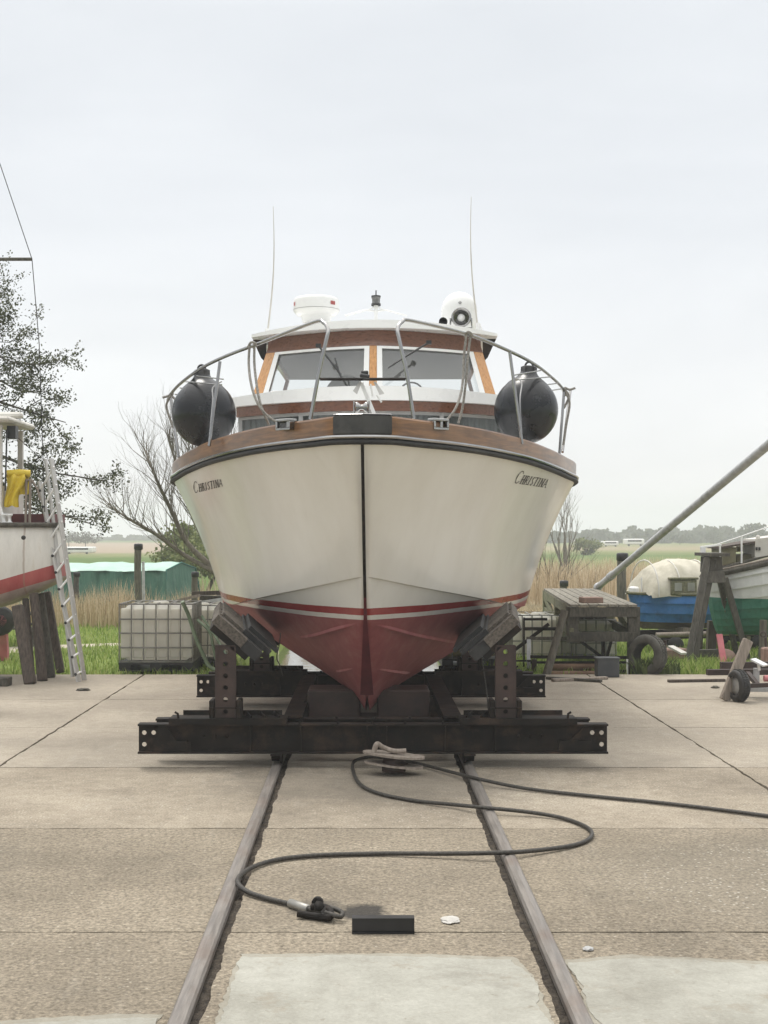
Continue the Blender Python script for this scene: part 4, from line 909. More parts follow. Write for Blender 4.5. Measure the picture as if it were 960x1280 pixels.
# yellow oilskin
m=MB(); rows=[]
for j in range(11):
    t=j/10; y=592+t*41; x0=7+t*0+2*math.sin(t*5); x1_=31-t*10+2*math.sin(t*7); rows.append([U(x0+(x1_-x0)*k/9,y+1.2*math.sin(k),YL-.46+.035*math.sin(k*1.3+t*4)+(.05 if t<.08 else 0)) for k in range(10)])
m.grid(rows); rows=[[p+Vector((.0,.06,0)) for p in r] for r in rows]; m.grid(rows)
rows=[[U(22+k*2.4,593+j*3.6+.6*math.sin(k*2),YL-.38+.03*math.sin(k*1.7+j*.4)) for k in range(7)] for j in range(8)]; m.grid(rows); m.tube([U(9,592,YL-.42),U(24,591,YL-.40),U(38,592,YL-.38)],.05,8)
solo('oilskin_jacket',m,K['yellow'],'bright yellow oilskin jacket hung over the deck rail of the work boat','jacket')
# props
props=[((22,757),(38,855),18.3,.15,'timber_brown',4),((32,748),(40,850),18.75,.085,'timber_brown',4),((42,742),(53,851),18.6,.14,'timber_brown',10),((50,742),(64,847),18.9,.115,'timber_dark',4),((58,740),(76,841),19.4,.115,'timber_brown',4)]
pl=['broad squared timber prop with a pale edge, frontmost under the work boat','thin dark timber prop tucked behind the frontmost one under the work boat','round log prop in the middle of the group under the work boat','dark squared timber prop just right of the round log','brown squared timber prop nearest the ladder, under the end of the work boat']
for (a,b,Y,w,mt,n),lb in zip(props,pl):
    g=G(b[0],b[1],0); t=U(a[0],a[1],g.y+.25); m=MB()
    if n==4: m.beam(g,t,w,w*.75,0,.012,up=(0,1,0))
    else: m.tube([g,g.lerp(t,.5)+Vector((.01,0,0)),t],[w/2*1.05,w/2,w/2*.9],12)
    solo('timber_prop',m,K[mt],lb,'timber prop','props under the work boat',loc=g)
m=MB(); g=G(-4,858,0); m.box(g+Vector((0,.1,.055)),(.3,.22,.11),None,0,.008); solo('timber_block',m,K['timber_dark'],'short dark timber block on the concrete at the left edge beside the props','timber block')
# ladder
ld=root('ladder',G(97,851),'long grey aluminium ladder leaning against the end of the work boat','ladder')
def stile(pa,pb,ya,yb,w): 
    m=MB(); a=U(pa[0],pa[1],ya); b=U(pb[0],pb[1],yb); m.beam(a,b,w,.03,0,.004,up=(1,-.55,0)); part('stile',m,K['alu'],ld); return a,b
y0=G(98,852).y
A1=stile((49.5,602),(98.5,853),y0+.75,y0,.08); A2=stile((64,573),(105.5,850),y0+.62,y0+.10,.075)
A3=stile((52,572),(93,850),y0+.85,y0+.12,.07) if False else stile((57,574),(91,846),y0+.8,y0+.10,.05)
for k in range(12):
    t=.02+.0+k*.083
    a=A1[1].lerp(A1[0],t+.02); b=A2[1].lerp(A2[0],t+.02)
    m=MB(); m.tube([a+Vector((-.01,-.02,0)),b+(b-a)*.1],.016,8); part('rung',m,K['white'],ld)
    m=MB(); m.lathe([(0,0),(.02,0),(.02,.012),(0,.012)],a+Vector((-.012,-.035,0)),(-.2,-1,0),10); part('rung_plug',m,K['black'],ld)
# half-hidden items at the left edge
def tyre_mesh(c,axis,r,w,seg=40,rim=.6):
    m=MB(); hw=w/2
    prof=[(r*rim,-hw*.8),(r*(rim+.03),-hw*.95),(r*.82,-hw),(r*.93,-hw*.85),(r*.985,-hw*.6),(r,-hw*.3),(r,hw*.3),(r*.985,hw*.6),(r*.93,hw*.85),(r*.82,hw),(r*(rim+.03),hw*.95),(r*rim,hw*.8)]
    m.lathe(prof,c,axis,seg); m.lathe([(r*(rim+.02),hw*.7),(r*.88,hw*.6),(r*.9,0),(r*.88,-hw*.6),(r*(rim+.02),-hw*.7)],c,axis,seg)
    ax=Vector(axis).normalized(); u=ax.orthogonal().normalized(); v=ax.cross(u)
    for k in range(seg):
        a=2*math.pi*(k+.5)/seg; d=u*math.cos(a)+v*math.sin(a); t=-u*math.sin(a)+v*math.cos(a)
        for o in(-.3,.3): m.beam(Vector(c)+d*r*1.0+ax*hw*(o-.2),Vector(c)+d*r*1.0+ax*hw*(o+.2)+t*r*.03,r*.09,.014,up=d)
    return m
c=G(-14,893,0); m=tyre_mesh(c+Vector((-.02,0,.2)),(1,.5,0),.2,.13); solo('small_tyre',m,K['rubber'],'small black tyre standing on the concrete, almost wholly cut off by the left edge','tyre')
c=U(0,776,22); m=MB(); m.lathe([(0,-.1),(.2,-.1),(.24,-.05),(.24,.05),(.2,.1),(0,.1)],c,(0.3,-1,0),24); o=root('trailer_wheel',G(2,820),'black trailer wheel on a pink stand in the grass under the work boat','wheel')
part('tyre',m,K['rubber'],o); m=MB(); m.lathe([(0,-.13),(.1,-.13),(.1,.1),(0,.1)],c,(0.3,-1,0),16); m.beam(c,(c.x,c.y+.1,-.05),.22,.12); part('stand',m,K['pink'],o)
# picnic table
pt=root('picnic_table',G(15,808,-.1),'dark wooden picnic table in the grass behind the props','picnic table')
b=G(15,808,-.1); m=MB()
for k in range(3): m.box(b+Vector((0,-.2+.2*k,.62)),(1.3,.17,.04))
part('tabletop',m,K['timber_dark'],pt)
for s in(-1,1):
    m=MB(); m.box(b+Vector((0,s*.6,.38)),(1.3,.22,.04)); part('bench_plank',m,K['timber_dark'],pt)
    for q in(-1,1):
        m=MB(); m.beam(b+Vector((s*.5,q*.55,.0)),b+Vector((s*.5,q*.15,.6)),.09,.05); part('leg',m,K['timber_dark'],pt)
m=MB()
for s in(-1,1): m.box(b+Vector((s*.47,0,.35)),(.04,1.3,.09))
part('crosspiece',m,K['timber_dark'],pt)
# ================================================================== LEFT BANK
def ibc(px0,px1,pyb,label,mat,grp=True,hz=.98,Y=None,base=None,pallet=True,wide=None):
    g=G((px0+px1)/2,pyb,0) if Y is None else Vector((((px0+px1)/2-VX)/F*Y,Y,base)); w=(px1-px0)/F*g.y if wide is None else wide; d=1.0; r_=root('liquid_tank',g,label,'liquid tank','caged liquid tanks on the waterside')
    z0=.13
    c=g+Vector((0,d/2,0))
    m=MB(); m.box(c+Vector((0,0,z0+(hz-z0)/2)),(w-.09,d-.09,hz-z0-.05),None,0,.06); m.lathe([(.12,0),(.12,.04),(.1,.05),(0,.05)],c+Vector((0,0,hz-.03)),(0,0,1),20)
    n=6
    for k in range(n): m.box(g+Vector((-w/2+w*(k+.5)/n,.045,z0+(hz-z0)/2)),(w/n*.8,.03,(hz-z0)*.86),None,0,.012)
    part('bottle',m,mat,r_)
    m=MB(); q=.0105
    for k in range(n+1):
        x=-w/2+w*k/n
        for yy in(.0,d): m.tube([g+Vector((x,yy,z0)),g+Vector((x,yy,hz))],q,6)
        m.tube([g+Vector((x,0,hz)),g+Vector((x,d,hz))],q,6)
    for k in range(1,n):
        y=d*k/n
        for x in(-w/2,w/2): m.tube([g+Vector((x,y,z0)),g+Vector((x,y,hz))],q,6)
    for z in(z0+.01,z0+(hz-z0)*.25,z0+(hz-z0)*.5,z0+(hz-z0)*.74,hz):
        m.tube([g+Vector((-w/2,0,z)),g+Vector((w/2,0,z)),g+Vector((w/2,d,z)),g+Vector((-w/2,d,z))],q*1.15,6,closed=True)
    part('cage',m,K['cage'],r_)
    m=MB()
    m.box(c+Vector((0,0,z0-.02)),(w+.02,d+.02,.03))
    for x in(-w/2+.08,0,w/2-.08): m.box(c+Vector((x,0,.05)),(.17,d,.1))
    m.box(c+Vector((0,0,.012)),(w+.02,d+.02,.02)); part('pallet',m,K['black'],r_)
    return r_
ibc(149,241,839,'white caged liquid tank on a black pallet, the nearest one, left of the cradle',K['ibc'])
ibc(222,272,836,'white caged liquid tank partly hidden behind the nearest one and the hoses',K['ibc'],Y=21.0,base=-.05,hz=.95,wide=.95)
# hoses
def hose(P,r,label,mat='hose'):
    m=MB(); m.tube(crom([U(*p) for p in P],8),r,8); return solo('hose',m,K[mat],label,'hose','hoses draped between the tanks')
hose([(228,752,19.4),(236,770,19.5),(244,795,19.5),(254,818,19.5),(266,836,19.5),(300,841,19.45)],.028,'thick pale green hose curving down in front of the tank gap, leftmost of three')
hose([(247,775,19.8),(262,790,19.7),(268,815,19.7),(275,838,19.6),(292,842,19.5)],.022,'darker green hose in the middle, arching from the tank gap to the concrete')
hose([(252,770,20.2),(272,800,20.0),(284,822,19.8),(294,838,19.7)],.02,'thin green hose running closest to the left bilge post')
# lumber heap behind the tanks
for i,(a,b,Y,w,mt,lb) in enumerate([((240,742),(300,740),23.0,.07,'timber_brown','brown board, topmost of the heap behind the tanks'),((236,756),(302,745),22.4,.05,'galv','pale metal pole sloping up to the right over the heap behind the tanks'),((196,757),(250,744),22.6,.045,'timber_pale','thin pale pole sticking out to the left of the heap behind the tanks'),((245,760),(300,748),22.0,.05,'white_dirty','white pole lowest on the heap behind the tanks'),((250,750),(310,752),22.8,.16,'timber_dark','dark timber baulk in the heap behind the tanks'),((248,765),(306,762),22.5,.25,'timber_dark','broad dark timber baulk at the bottom of the heap behind the tanks')]):
    m=MB(); m.beam(U(*a,Y),U(*b,Y),w,w); solo('timber_length' if 'timber' in mt else 'pole',m,K[mt],lb,'timber' if 'timber' in mt else 'pole','heap of lengths behind the tanks')
# mooring piles
def pile(px,pyt,pyb,Y,w,label,capcol='black',cap=True,mat='timber_grey',zb=-.6):
    t=U(px,pyt,Y); r=w/2/F*Y; rt=root('mooring_pile',(t.x,Y,zb),label,'mooring pile','wooden mooring piles')
    m=MB(); P=[Vector((t.x+.02*math.sin(k),Y,zb+(t.z-zb)*k/6)) for k in range(7)]; m.tube(P,[r*1.03,r*1.02,r,r*.98,r,r*.97,r*.98],12); part('post',m,K[mat],rt)
    if cap:
        m=MB(); m.lathe([(r*1.02,-r*1.4),(r*1.25,-r*1.2),(r*1.25,0),(r*1.1,r*.3),(0,r*.4)],t,(0,0,1),14); part('cap',m,K[capcol],rt)
pile(173,681,760,31.5,9,'tall grey mooring pile with a black cap in front of the green tarpaulin')
pile(244,716,760,30.0,8,'short mooring pile with a dark lantern-like cap right of the green tarpaulin')
pile(96,716,770,33.6,7,'short dark mooring pile seen against the green netting behind the ladder',mat='timber_dark')
pile(778,693,800,27.0,12,'thick grey mooring pile the steel boom passes, beside the blue boat')
pile(705,727,760,31.0,9,'low mooring pile with a dark cap beyond the timber platform')
m=MB(); m.tube([U(179,702,32.5),U(180,775,32.5)],.035,8); solo('steel_stake',m,K['galv'],'thin grey stake right beside the tall mooring pile','stake')
# tarpaulin boat shelter
Yt=37.0
sh=root('boat_shelter',(U(150,700,Yt).x,Yt,-.42),'green netting boat shelter with a pale mint tarpaulin roof in the reeds','boat shelter')
xa=-11.0; xb=U(207,712,Yt).x; xc=U(237,707,Yt+1.3).x
def shz(py,Y): return 2-(py-VY)/F*Y
zr=shz(703,Yt+1.2); ze=shz(712.5,Yt); zbm=-.45
m=MB(); rows=[]
for k in range(25):
    x=xa+(xb-xa)*k/24; sag=.03*math.sin(k*.9)+.02*math.sin(k*2.3); rows.append([Vector((x,Yt-.05,ze-.03+sag*.5)),Vector((x,Yt,ze+sag)),Vector((x+.25,Yt+1.1,zr+sag*.7)),Vector((x+.5,Yt+2.2,ze)),Vector((x+.5,Yt+2.25,ze-.04))])
m.grid(rows); part('roof_sheet',m,K['mint'],sh)
m=MB(); rows=[]
for k in range(61):
    x=xa+(xb-xa)*k/60; rows.append([Vector((x+.1*j*.2,Yt-.3*j/5+.05*math.sin(k*.8+j*.7)+.03*math.sin(k*2.1),ze-.03+(zbm-ze)*j/5)) for j in range(6)])
m.grid(rows); m.grid([[p+Vector((.5,2.2+.6*0,0)) for p in r] for r in rows[::6]]); part('side_netting',m,K['greennet'],sh)
m=MB(); m.add([(xb+.0,Yt-.01,ze),(xb+.27,Yt+1.1,zr-.02),(xb+.52,Yt+2.2,ze),(xb+.75,Yt+2.4,zbm),(xb+.1,Yt-.2,zbm)],[(0,1,2,3,4)]); part('gable_netting',m,K['greennet'],sh)
m=MB()
for P in([(xb,Yt,zbm),(xb,Yt,ze),(xb+.26,Yt+1.1,zr),(xb+.52,Yt+2.2,ze),(xb+.75,Yt+2.4,zbm)],): m.tube([Vector(p)+Vector((.02,0,0)) for p in P],.02,6)
part('end_hoop',m,K['greenpaint'],sh)
# ================================================================== RIGHT BANK
ibc(567,612,838,'yellowed caged liquid tank seen below the hull, left of the right bilge post',K['ibcy'],Y=21.0,base=-.05,hz=.95,wide=.9)
ibc(650,705,838,'white caged liquid tank left of and partly behind the leaning round pole',K['ibc'],Y=22.5,base=-.32,hz=.98,wide=.98)
ibc(705,760,838,'white caged liquid tank directly under the timber platform',K['ibc'],Y=22.6,base=-.32,hz=.9,wide=1.0)
Yf,Yb=19.9,25.8; zt_=.975
fl=U(712,755,Yf).x; fr=U(797,755,Yf).x; bl=U(679,735,Yb).x; brx=bl+(fr-fl)
pf=root('timber_platform',((fl+fr)/2,Yf,-.1),'weathered timber landing platform on open framing, with boards running away from the viewer','platform')
def pl_(u,v,z): return Vector((fl+(fr-fl)*u+(bl-fl)*v,Yf+(Yb-Yf)*v,z))
n=7
for k in range(n):
    m=MB(); a=(k+.06)/n; b=(k+.94)/n; dz=.004*random.random()
    m.prism([pl_(a,-.005-.004*random.random(),zt_-.035+dz),pl_(b,-.005,zt_-.035+dz),pl_(b,1,zt_-.035),pl_(a,1,zt_-.035)],(0,0,.035)); part('deck_board',m,K['timber_greyy'],pf)
for (u0,v0),(u1,v1),z,mt in(((0,0),(1,0),zt_-.11,'timber_dark'),((0,1),(1,1),zt_-.11,'timber_dark'),((0.03,0),(0.03,1),zt_-.11,'timber_green'),((.97,0),(.97,1),zt_-.11,'timber_dark'),((0,0.004),(1,0.004),.50,'timber_dark'),((0.03,0),(0.03,1),.56,'timber_green'),((.97,0),(.97,1),.5,'timber_dark'),((0,.5),(1,.5),.55,'timber_dark'),((0,1),(1,1),.5,'timber_dark')):
    m=MB(); m.beam(pl_(u0,v0,z),pl_(u1,v1,z),.06,.14); part('rail_beam',m,K[mt],pf)
for u,v in((.05,.012),(.95,.012),(.06,.5),(.94,.5),(.06,.985),(.94,.985)):
    m=MB(); m.beam(pl_(u,v,zt_-.04),pl_(u,v,.42 if v<.1 and u<.5 else -.25),.17 if v<.1 else .14,.12,up=(0,1,0)); part('leg',m,K['timber_dark'] if v<.1 else K['timber_green'],pf)
for a,b in(((.03,.02,zt_-.15),(.03,.48,.5)),((.03,.98,zt_-.15),(.03,.52,.5)),((.97,.02,.5),(.97,.48,zt_-.15)),((.03,.3,.55),(.03,.75,-.1))):
    m=MB(); m.beam(pl_(*a),pl_(*b),.05,.13); part('brace',m,K['timber_green'],pf)
# steel stand under the platform
stn=root('bar_stand',(4.0,20.2,-.1),'dark steel bar frame carrying the timber platform at the waterside','steel frame')
def bar(a,b,w,h,mt='steel',nm='bar'):
    m=MB(); m.beam(a,b,w,h); part(nm,m,K[mt],stn)
Y=20.15
bar(U(663,821,Y),U(792,822,Y),.05,.045); bar(U(663,828,Y+.2),U(790,828,Y+.2),.04,.035); bar(U(725,801,Y),U(752,821,Y),.045,.045); bar(U(754,801,Y+.3),U(754,828,Y+.3),.05,.05); bar(U(764,801,Y+.3),U(757,828,Y+.3),.04,.04)
bar(U(654,774,21.4),U(684,774,21.4),.04,.04); bar(U(654,786,21.2),U(700,786,21.2),.04,.05); bar(U(655,772,21.2),U(655,846,21.0),.03,.03)
bar(U(686,780,21.3),U(640,815,21.3),.05,.05); bar(U(661,800,20.6),U(661,835,20.4),.06,.06,'galv'); bar(U(658,798,20.6),U(712,798,20.6),.04,.05,'timber_grey'); bar(U(640,826,21.3),U(663,826,20.3),.03,.03); bar(U(654,840,21),U(667,840,20.3),.04,.03)
bar(U(668,824,20.3),U(667,844,20.3),.07,.05,'rust'); bar(U(790,815,Y),U(790,846,Y),.05,.05); bar(U(774,839,Y),U(792,839,Y),.04,.04)
m=MB(); m.tube([U(706,763,19.62),U(694,806,19.58),U(682,847,19.5)],[.055,.058,.062],10); solo('timber_pole',m,K['timber_grey'],'pale round timber pole leaning on the front corner of the platform','pole')
for (ya,lb,mt) in((834,'upper rusty steel roller pipe lying under the platform','rust'),(843,'lower rusty steel roller pipe lying under the platform','rust')):
    m=MB(); m.tube([U(687,ya,20.0-.3*(ya>840)),U(749,ya,20.0-.3*(ya>840))],.052,12); solo('steel_pipe',m,K['pipe'] if 'pipe' in K else K['rust'],lb,'pipe','pipes under the platform')
m=MB(); g=G(761,847,0); m.box(g+Vector((0,.15,.13)),(.31,.24,.26),None,0,.01); m.box(g+Vector((0,.15,.262)),(.33,.26,.02)); solo('grey_crate',m,K['crate'],'dark grey plastic crate under the front of the platform','crate')
m=MB(); m.tube([U(784,824,19.7),U(784,848,19.7)],.016,8); solo('white_rod',m,K['white'],'short white rod standing left of the big tyre','rod')
c=U(738,747,20.4); m=MB(); m.box(Vector((c.x,20.35,zt_+.045)),(.3,.26,.085),Matrix.Rotation(.15,3,'Z'),0,.006); solo('red_block',m,K['clay'],'flat reddish block lying on the front boards of the platform','block')
# boom
a=U(747,734,25.5);b=U(965,552,17.0); e=a+(b-a)*1.7; m=MB(); rt=root('steel_boom',a,'long galvanised steel boom slanting up from the platform to the right','boom')
m.tube([a,e],.06,18); part('tube',m,K['galv'],rt)
d=(b-a).normalized(); m=MB()
for q in(.9,1.02): m.lathe([(.06,0),(.075,0),(.075,.05),(.06,.05)],a+d*q,d,20)
part('collar',m,K['galv'],rt)
m=MB(); m.lathe([(0,-.05),(.06,-.02),(.078,0),(.078,.06),(.06,.07)],a,d,18); part('end_fitting',m,K['galv'],rt)
# tyre by the platform
c=U(809,823,19.62); c.z=-.05+.3; m=tyre_mesh(c,(-.74,-.66,.13),.305,.21,44,.58); solo('car_tyre',m,K['oldtyre'],'big worn grey tyre standing on edge against the right leg of the platform','tyre')
# ---- clinker hulls
def clinker(org,ang,L,beam,zs,depth,npl,colsplit,zk=None):
    """double-ended lapstrake hull; returns builders (top, bottom) and a point function P(u along 0..1, y, z)"""
    ca_,sa=math.cos(ang),math.sin(ang)
    P=lambda x,y,z:Vector((org.x+x*ca_-y*sa,org.y+x*sa+y*ca_,z))
    def hwid(u): return beam/2*max(0,1-abs(2*u-1)**2.6)**.62
    def sec(u,s):
        rake=(u-.5)*2; row=[]
        for j in range(npl*2+1):
            t=(j//2)/npl if j%2==0 else ((j+1)//2)/npl
            o=.0 if j%2==0 else .032
            a=t*math.pi/2; y=hwid(u)*math.cos(a)**.8; z=zs(u)-(depth if zk is None else zs(u)-zk)*(math.sin(a)**1.15); 
            x=u*L-rake**5*.30*L*.18*t
            row.append((x,max(0,y)+o*(y>0.01),z))
        return [P(x,s*y,z) for x,y,z in row]
    top,bot=MB(),MB(); us=[0,.01,.03,.06,.1,.16,.23,.31,.4,.5,.6,.7,.8,.88,.94,.98,1]
    k=colsplit*2
    for s in(-1,1):
        rows=[sec(u,s) for u in us]; top.grid([r[:k+1] for r in rows],0,False); bot.grid([r[k:] for r in rows],0,False)
    gun=[[P(u*L,s*(hwid(u)+.015),zs(u)) for u in us] for s in(-1,1)]
    dk=MB(); dk.grid([[P(u*L,hwid(u)*q,zs(u)-.05) for q in(-1,0,1)] for u in us])
    return top,bot,gun,dk,P,hwid
K['antigrey']=M('grey_brown_bottom',(.12,.09,.075),(.2,.16,.13),4,.8,0,.2)
K['clinkwhite']=M('white_clinker_paint',(.62,.63,.63),(.74,.75,.75),3,.5,0,.1,.003,dirt=(.42,.4,.37),dirt_amt=.5)
# blue boat
o=U(785,742,24.8); L=5.2
zs=lambda u:.935-.1*u+.22*u*u
top,bot,gun,dk,P,hw=clinker(o,R(12),L,1.75,zs,.66,5,3)
bb=root('blue_boat',P(L/2,0,0),'bright blue clinker boat with a cream canvas hood, laid up behind the tyre','boat')
part('topsides',top,K['blue'],bb); part('bottom',bot,K['antigrey'],bb); part('deck',dk,K['white_dirty'],bb)
m=MB(); [m.tube(g,.03,6) for g in gun]; part('gunwale',m,K['timber_green'],bb)
def hood(P,x0,x1,hwd,prof,zf):
    m=MB(); rows=[]
    for x,h in prof: rows.append([P(x,hwd*math.cos(a*math.pi/14)*(1+.0),zf+h*math.sin(a*math.pi/14)**.8+.015*math.sin(a*2+x*9)) for a in range(15)])
    m.grid(rows); return m
cv=hood(P,0,0,.62,[(.2,.05),(.25,.3),(.35,.46),(.52,.58),(.75,.66),(1.05,.68),(1.35,.62),(1.5,.5)],.88); part('canvas_hood',cv,K['cream'],bb)
cv=hood(P,0,0,.6,[(1.7,.2),(1.75,.42),(2.0,.5),(2.6,.45),(3.1,.3),(3.3,.1)],.9); part('tarpaulin_cover',cv,K['cream'],bb)
m=MB(); 
for x in(.32,.74,1.3): m.tube([P(x,.64*math.cos(a*math.pi/12),.89+.64*math.sin(a*math.pi/12)**.8) for a in range(13)],.014,6)
part('hood_hoop',m,K['white_dirty'],bb)
m=MB(); m.box(P(.80,-.62,1.05),(.5,.06,.28),Matrix.Rotation(R(12),3,'Z'),0,.02); m.box(P(.80,-.60,1.21),(.54,.14,.04),Matrix.Rotation(R(12),3,'Z'),0,.01); cs=part('cabin_side',m,K['timber_green'],bb)
for x in(.68,.93):
    m=MB(); m.box(P(x,-.655,1.06),(.14,.015,.15),Matrix.Rotation(R(12),3,'Z'),0,.006); part('cabin_window',m,K['darkglass2'],cs)
m=MB(); m.box(P(.12,0,.98),(.12,.25,.14),Matrix.Rotation(R(12),3,'Z'),0,.03); m.tube([P(.2,-.15,.9),P(.2,-.15,1.22)],.016,6); part('bow_fitting',m,K['white'],bb)
# trolley under the blue boat
tr=root('boat_trolley',P(L/2,0,-.1),'low dark trolley with pale baulks carrying the blue boat','trolley')
m=MB(); 
for y in(-.45,.45): m.beam(P(.4,y,.17),P(L-.4,y,.17),.09,.1)
for x in(.6,2.2,4): m.beam(P(x,-.7,.06),P(x,.7,.06),.1,.1)
part('frame',m,K['steel'],tr)
for x in(.9,2.4,4): 
    m=MB(); m.beam(P(x,-.55,.27),P(x,.55,.27),.14,.1); part('bolster',m,K['timber_pale'],tr)
for x,y in((.6,-.72),(2.2,-.72),(.6,.72),(2.2,.72)):
    m=MB(); m.lathe([(0,-.05),(.13,-.05),(.15,0),(.13,.05),(0,.05)],P(x,y,.03),(0,1,0),16); part('wheel',m,K['rubber'],tr)
m=MB(); m.tube([P(.1,-1.0,.235),P(1.9,-1.15,.26)],.045,8); m.beam(P(.15,-.98,.0),P(.15,-.98,.2),.06,.06,up=(0,1,0)); m.beam(P(1.8,-1.12,.0),P(1.8,-1.12,.2),.06,.06,up=(0,1,0)); part('side_baulk',m,K['timber_pale'],tr)
# white and green boat
o2=U(878,720,22.3); L2=5.0
zs2=lambda u:1.34+1.35*u
top,bot,gun,dk,P2,hw2=clinker(o2,R(-6),L2,2.2,zs2,1.02,9,5,.36)
wg=root('white_clinker_boat',P2(L2/2,0,0),'white clinker boat with a green bottom and brown gunwale, propped up at the right edge','boat')
part('topsides',top,K['clink2'],wg); part('bottom',bot,K['clink2'],wg); part('deck',dk,K['timber_green'],wg)
m=MB(); [m.tube([p+Vector((0,0,-.03)) for p in g],.05,6) for g in gun]; part('gunwale',m,K['timber_dark'],wg)
m=MB(); [m.tube([p+Vector((0,0,.03)) for p in g],.022,6) for g in gun]; part('capping',m,K['timber_pale'],wg)
q9=Matrix.Rotation(R(-9),3,'Z')
m=MB(); m.prism([U(904,706,21.85),U(920,703,21.85),U(920,684,21.85),U(903,685,21.85)],(0,.7,0)); m.prism([U(921,703,22.0),U(943,697,22.0),U(943,692,22.0),U(921,694,22.0)],(0,.5,0)); m.prism([U(921,690,22.6),U(943,688,22.6),U(943,680,22.6),U(921,683,22.6)],(0,.05,0)); part('deck_house',m,K['olive'],wg)
m=MB(); m.prism([U(901,686,21.8),U(944,679,21.8),U(944,676.5,21.8),U(901,683.5,21.8)],(0,.85,0)); part('deck_house_top',m,K['timber_brown'],wg)
m=MB(); m.prism([U(944,697,21.8),U(985,690,21.8),U(985,668,21.8),U(944,674,21.8)],(0,.7,0)); m.lathe([(0,0),(.04,0),(.03,.06),(0,.07)],U(947.5,674,21.9),(0,0,1),10); wc=part('cabin',m,K['white_dirty'],wg)
m=MB()
for px in(945.8,949.3): m.box(U(px,686,21.79),(.03,.02,.05))
part('porthole',m,K['black'],wc)
m=MB(); 
def w2(px,py,Y=21.7): return U(px,py,Y)
m.tube([w2(875,685),w2(902,681)],.013,6); m.tube([w2(875,683.5),w2(895,681),w2(928,670),w2(962,658),w2(1000,645)],.011,6)
for a in((881,685,702),(900,681,700),(927,670,704)): m.tube([w2(a[0],a[1]),w2(a[0],a[2])],.015,6)
m.box(w2(878,688),(.06,.05,.12)); part('guard_rail',m,K['white'],wg)
# props under it
for (px,py0,py1,Y,w,mt,n,lb) in((952,775,824,21.2,.13,'timber_grey',10,'grey round log prop under the green bottom near the right edge'),(888,776,826,22.6,.14,'timber_brown',4,'brown squared prop under the green bottom behind the trestle'),(928,775,826,22.4,.1,'timber_grey',10,'thin grey log prop behind the right trestle legs'),(872,783,828,23.4,.12,'timber_brown',4,'brown squared prop between the blue boat and the trestle')):
    t=U(px,py0,Y); m=MB(); P_=[Vector((t.x,Y,-.12)),Vector((t.x+.03,Y,t.z))]
    if n==4: m.beam(P_[0],P_[1],w,w,up=(0,1,0))
    else: m.tube([P_[0],P_[0].lerp(P_[1],.5)+Vector((.01,0,0)),P_[1]],[w/2*1.1,w/2,w/2*.9],10)
    solo('boat_prop',m,K[mt],lb,'timber prop','props under the boats at the right')
# trestle
ts=root('trestle',U(895,826,21.3),'tall grey timber trestle standing in the grass in front of the blue boat','trestle')
for a,b,Ya,w in(((858,838),(884,697),20.9,.085),((866,835),(892,699),21.0,.075),((922,824),(899,722),21.7,.075),((936,828),(906,722),21.6,.085)):
    g=G(b[0],b[1],0) if False else None
    base=G(a[0],a[1],-.05); m=MB(); m.beam(base,U(b[0],b[1],Ya),w*1.1,.07,0,.005,up=(0,1,0)); part('leg',m,K['timber_dark2'],ts)
m=MB(); m.prism([U(879,729,20.86),U(908,728,20.86),U(905,713,20.9),U(885,715,20.9)],(0,.05,0)); part('gusset_board',m,K['timber_dark2'],ts)
m=MB(); m.prism([U(887,716,20.97),U(904,716,20.97),U(902,696,20.97),U(888,696,20.97)],(0,.6,0)); part('head_block',m,K['timber_dark2'],ts)
m=MB(); m.box((U(891,692,21.2).x,21.25,U(891,693,21.2).z),(.33,.9,.05)); part('cap_board',m,K['timber_dark2'],ts)
# clutter in the grass
m=MB(); m.beam(U(899,793,20.4),U(905,831,20.2),.09,.03,up=(0,1,0)); solo('pink_board',m,K['pink'],'faded pink board standing upright in the grass right of the trestle','board')
c=U(909,823,20.9); m=MB(); m.lathe([(0,-.08),(.12,-.07),(.15,0),(.12,.07),(0,.08)],c,(.2,-1,.3),18); solo('pink_float',m,K['clay'],'dull pinkish round float behind the pink board in the grass','float')
m=MB(); m.box(U(843,818,20.9)+Vector((0,.2,0)),(.42,.4,.16),Matrix.Rotation(.3,3,'Z'),0,.02); solo('red_hatch',m,K['clay'],'dull red hatch lid lying in the grass right of the big tyre','hatch')
m=MB(); m.beam(U(838,808,20.75),U(855,817,20.5),.12,.03); solo('white_board',m,K['white_dirty'],'short white board on top of the dull red hatch lid','board')
m=MB(); m.beam(U(866,817,21.9),U(902,816,21.9),.12,.12); solo('dark_baulk',m,K['timber_dark'],'dark timber baulk lying behind the trestle legs','timber')
m=MB(); m.tube([U(831,800,20.2),U(832,836,20.2)],.025,8); solo('rusty_stake',m,K['rust'],'short rusty stake just right of the big tyre','stake')
m=MB(); m.tube([U(957,797,19.2),U(958,838,19.2)],.018,8); p=U(954,793,19.2); m.tube([p+Vector((.035*math.cos(a*math.pi/8),0,.035*math.sin(a*math.pi/8))) for a in range(16)],.01,6,closed=True); solo('ring_bolt_rod',m,K['rust'],'thin rusty rod with a ring at its top at the right edge','rod')
m=MB(); m.box(U(962,823,18.6),(.2,.2,.3),None,0,.02); solo('clay_pot',m,K['clay'],'terracotta coloured box at the right edge behind the trailer','box')
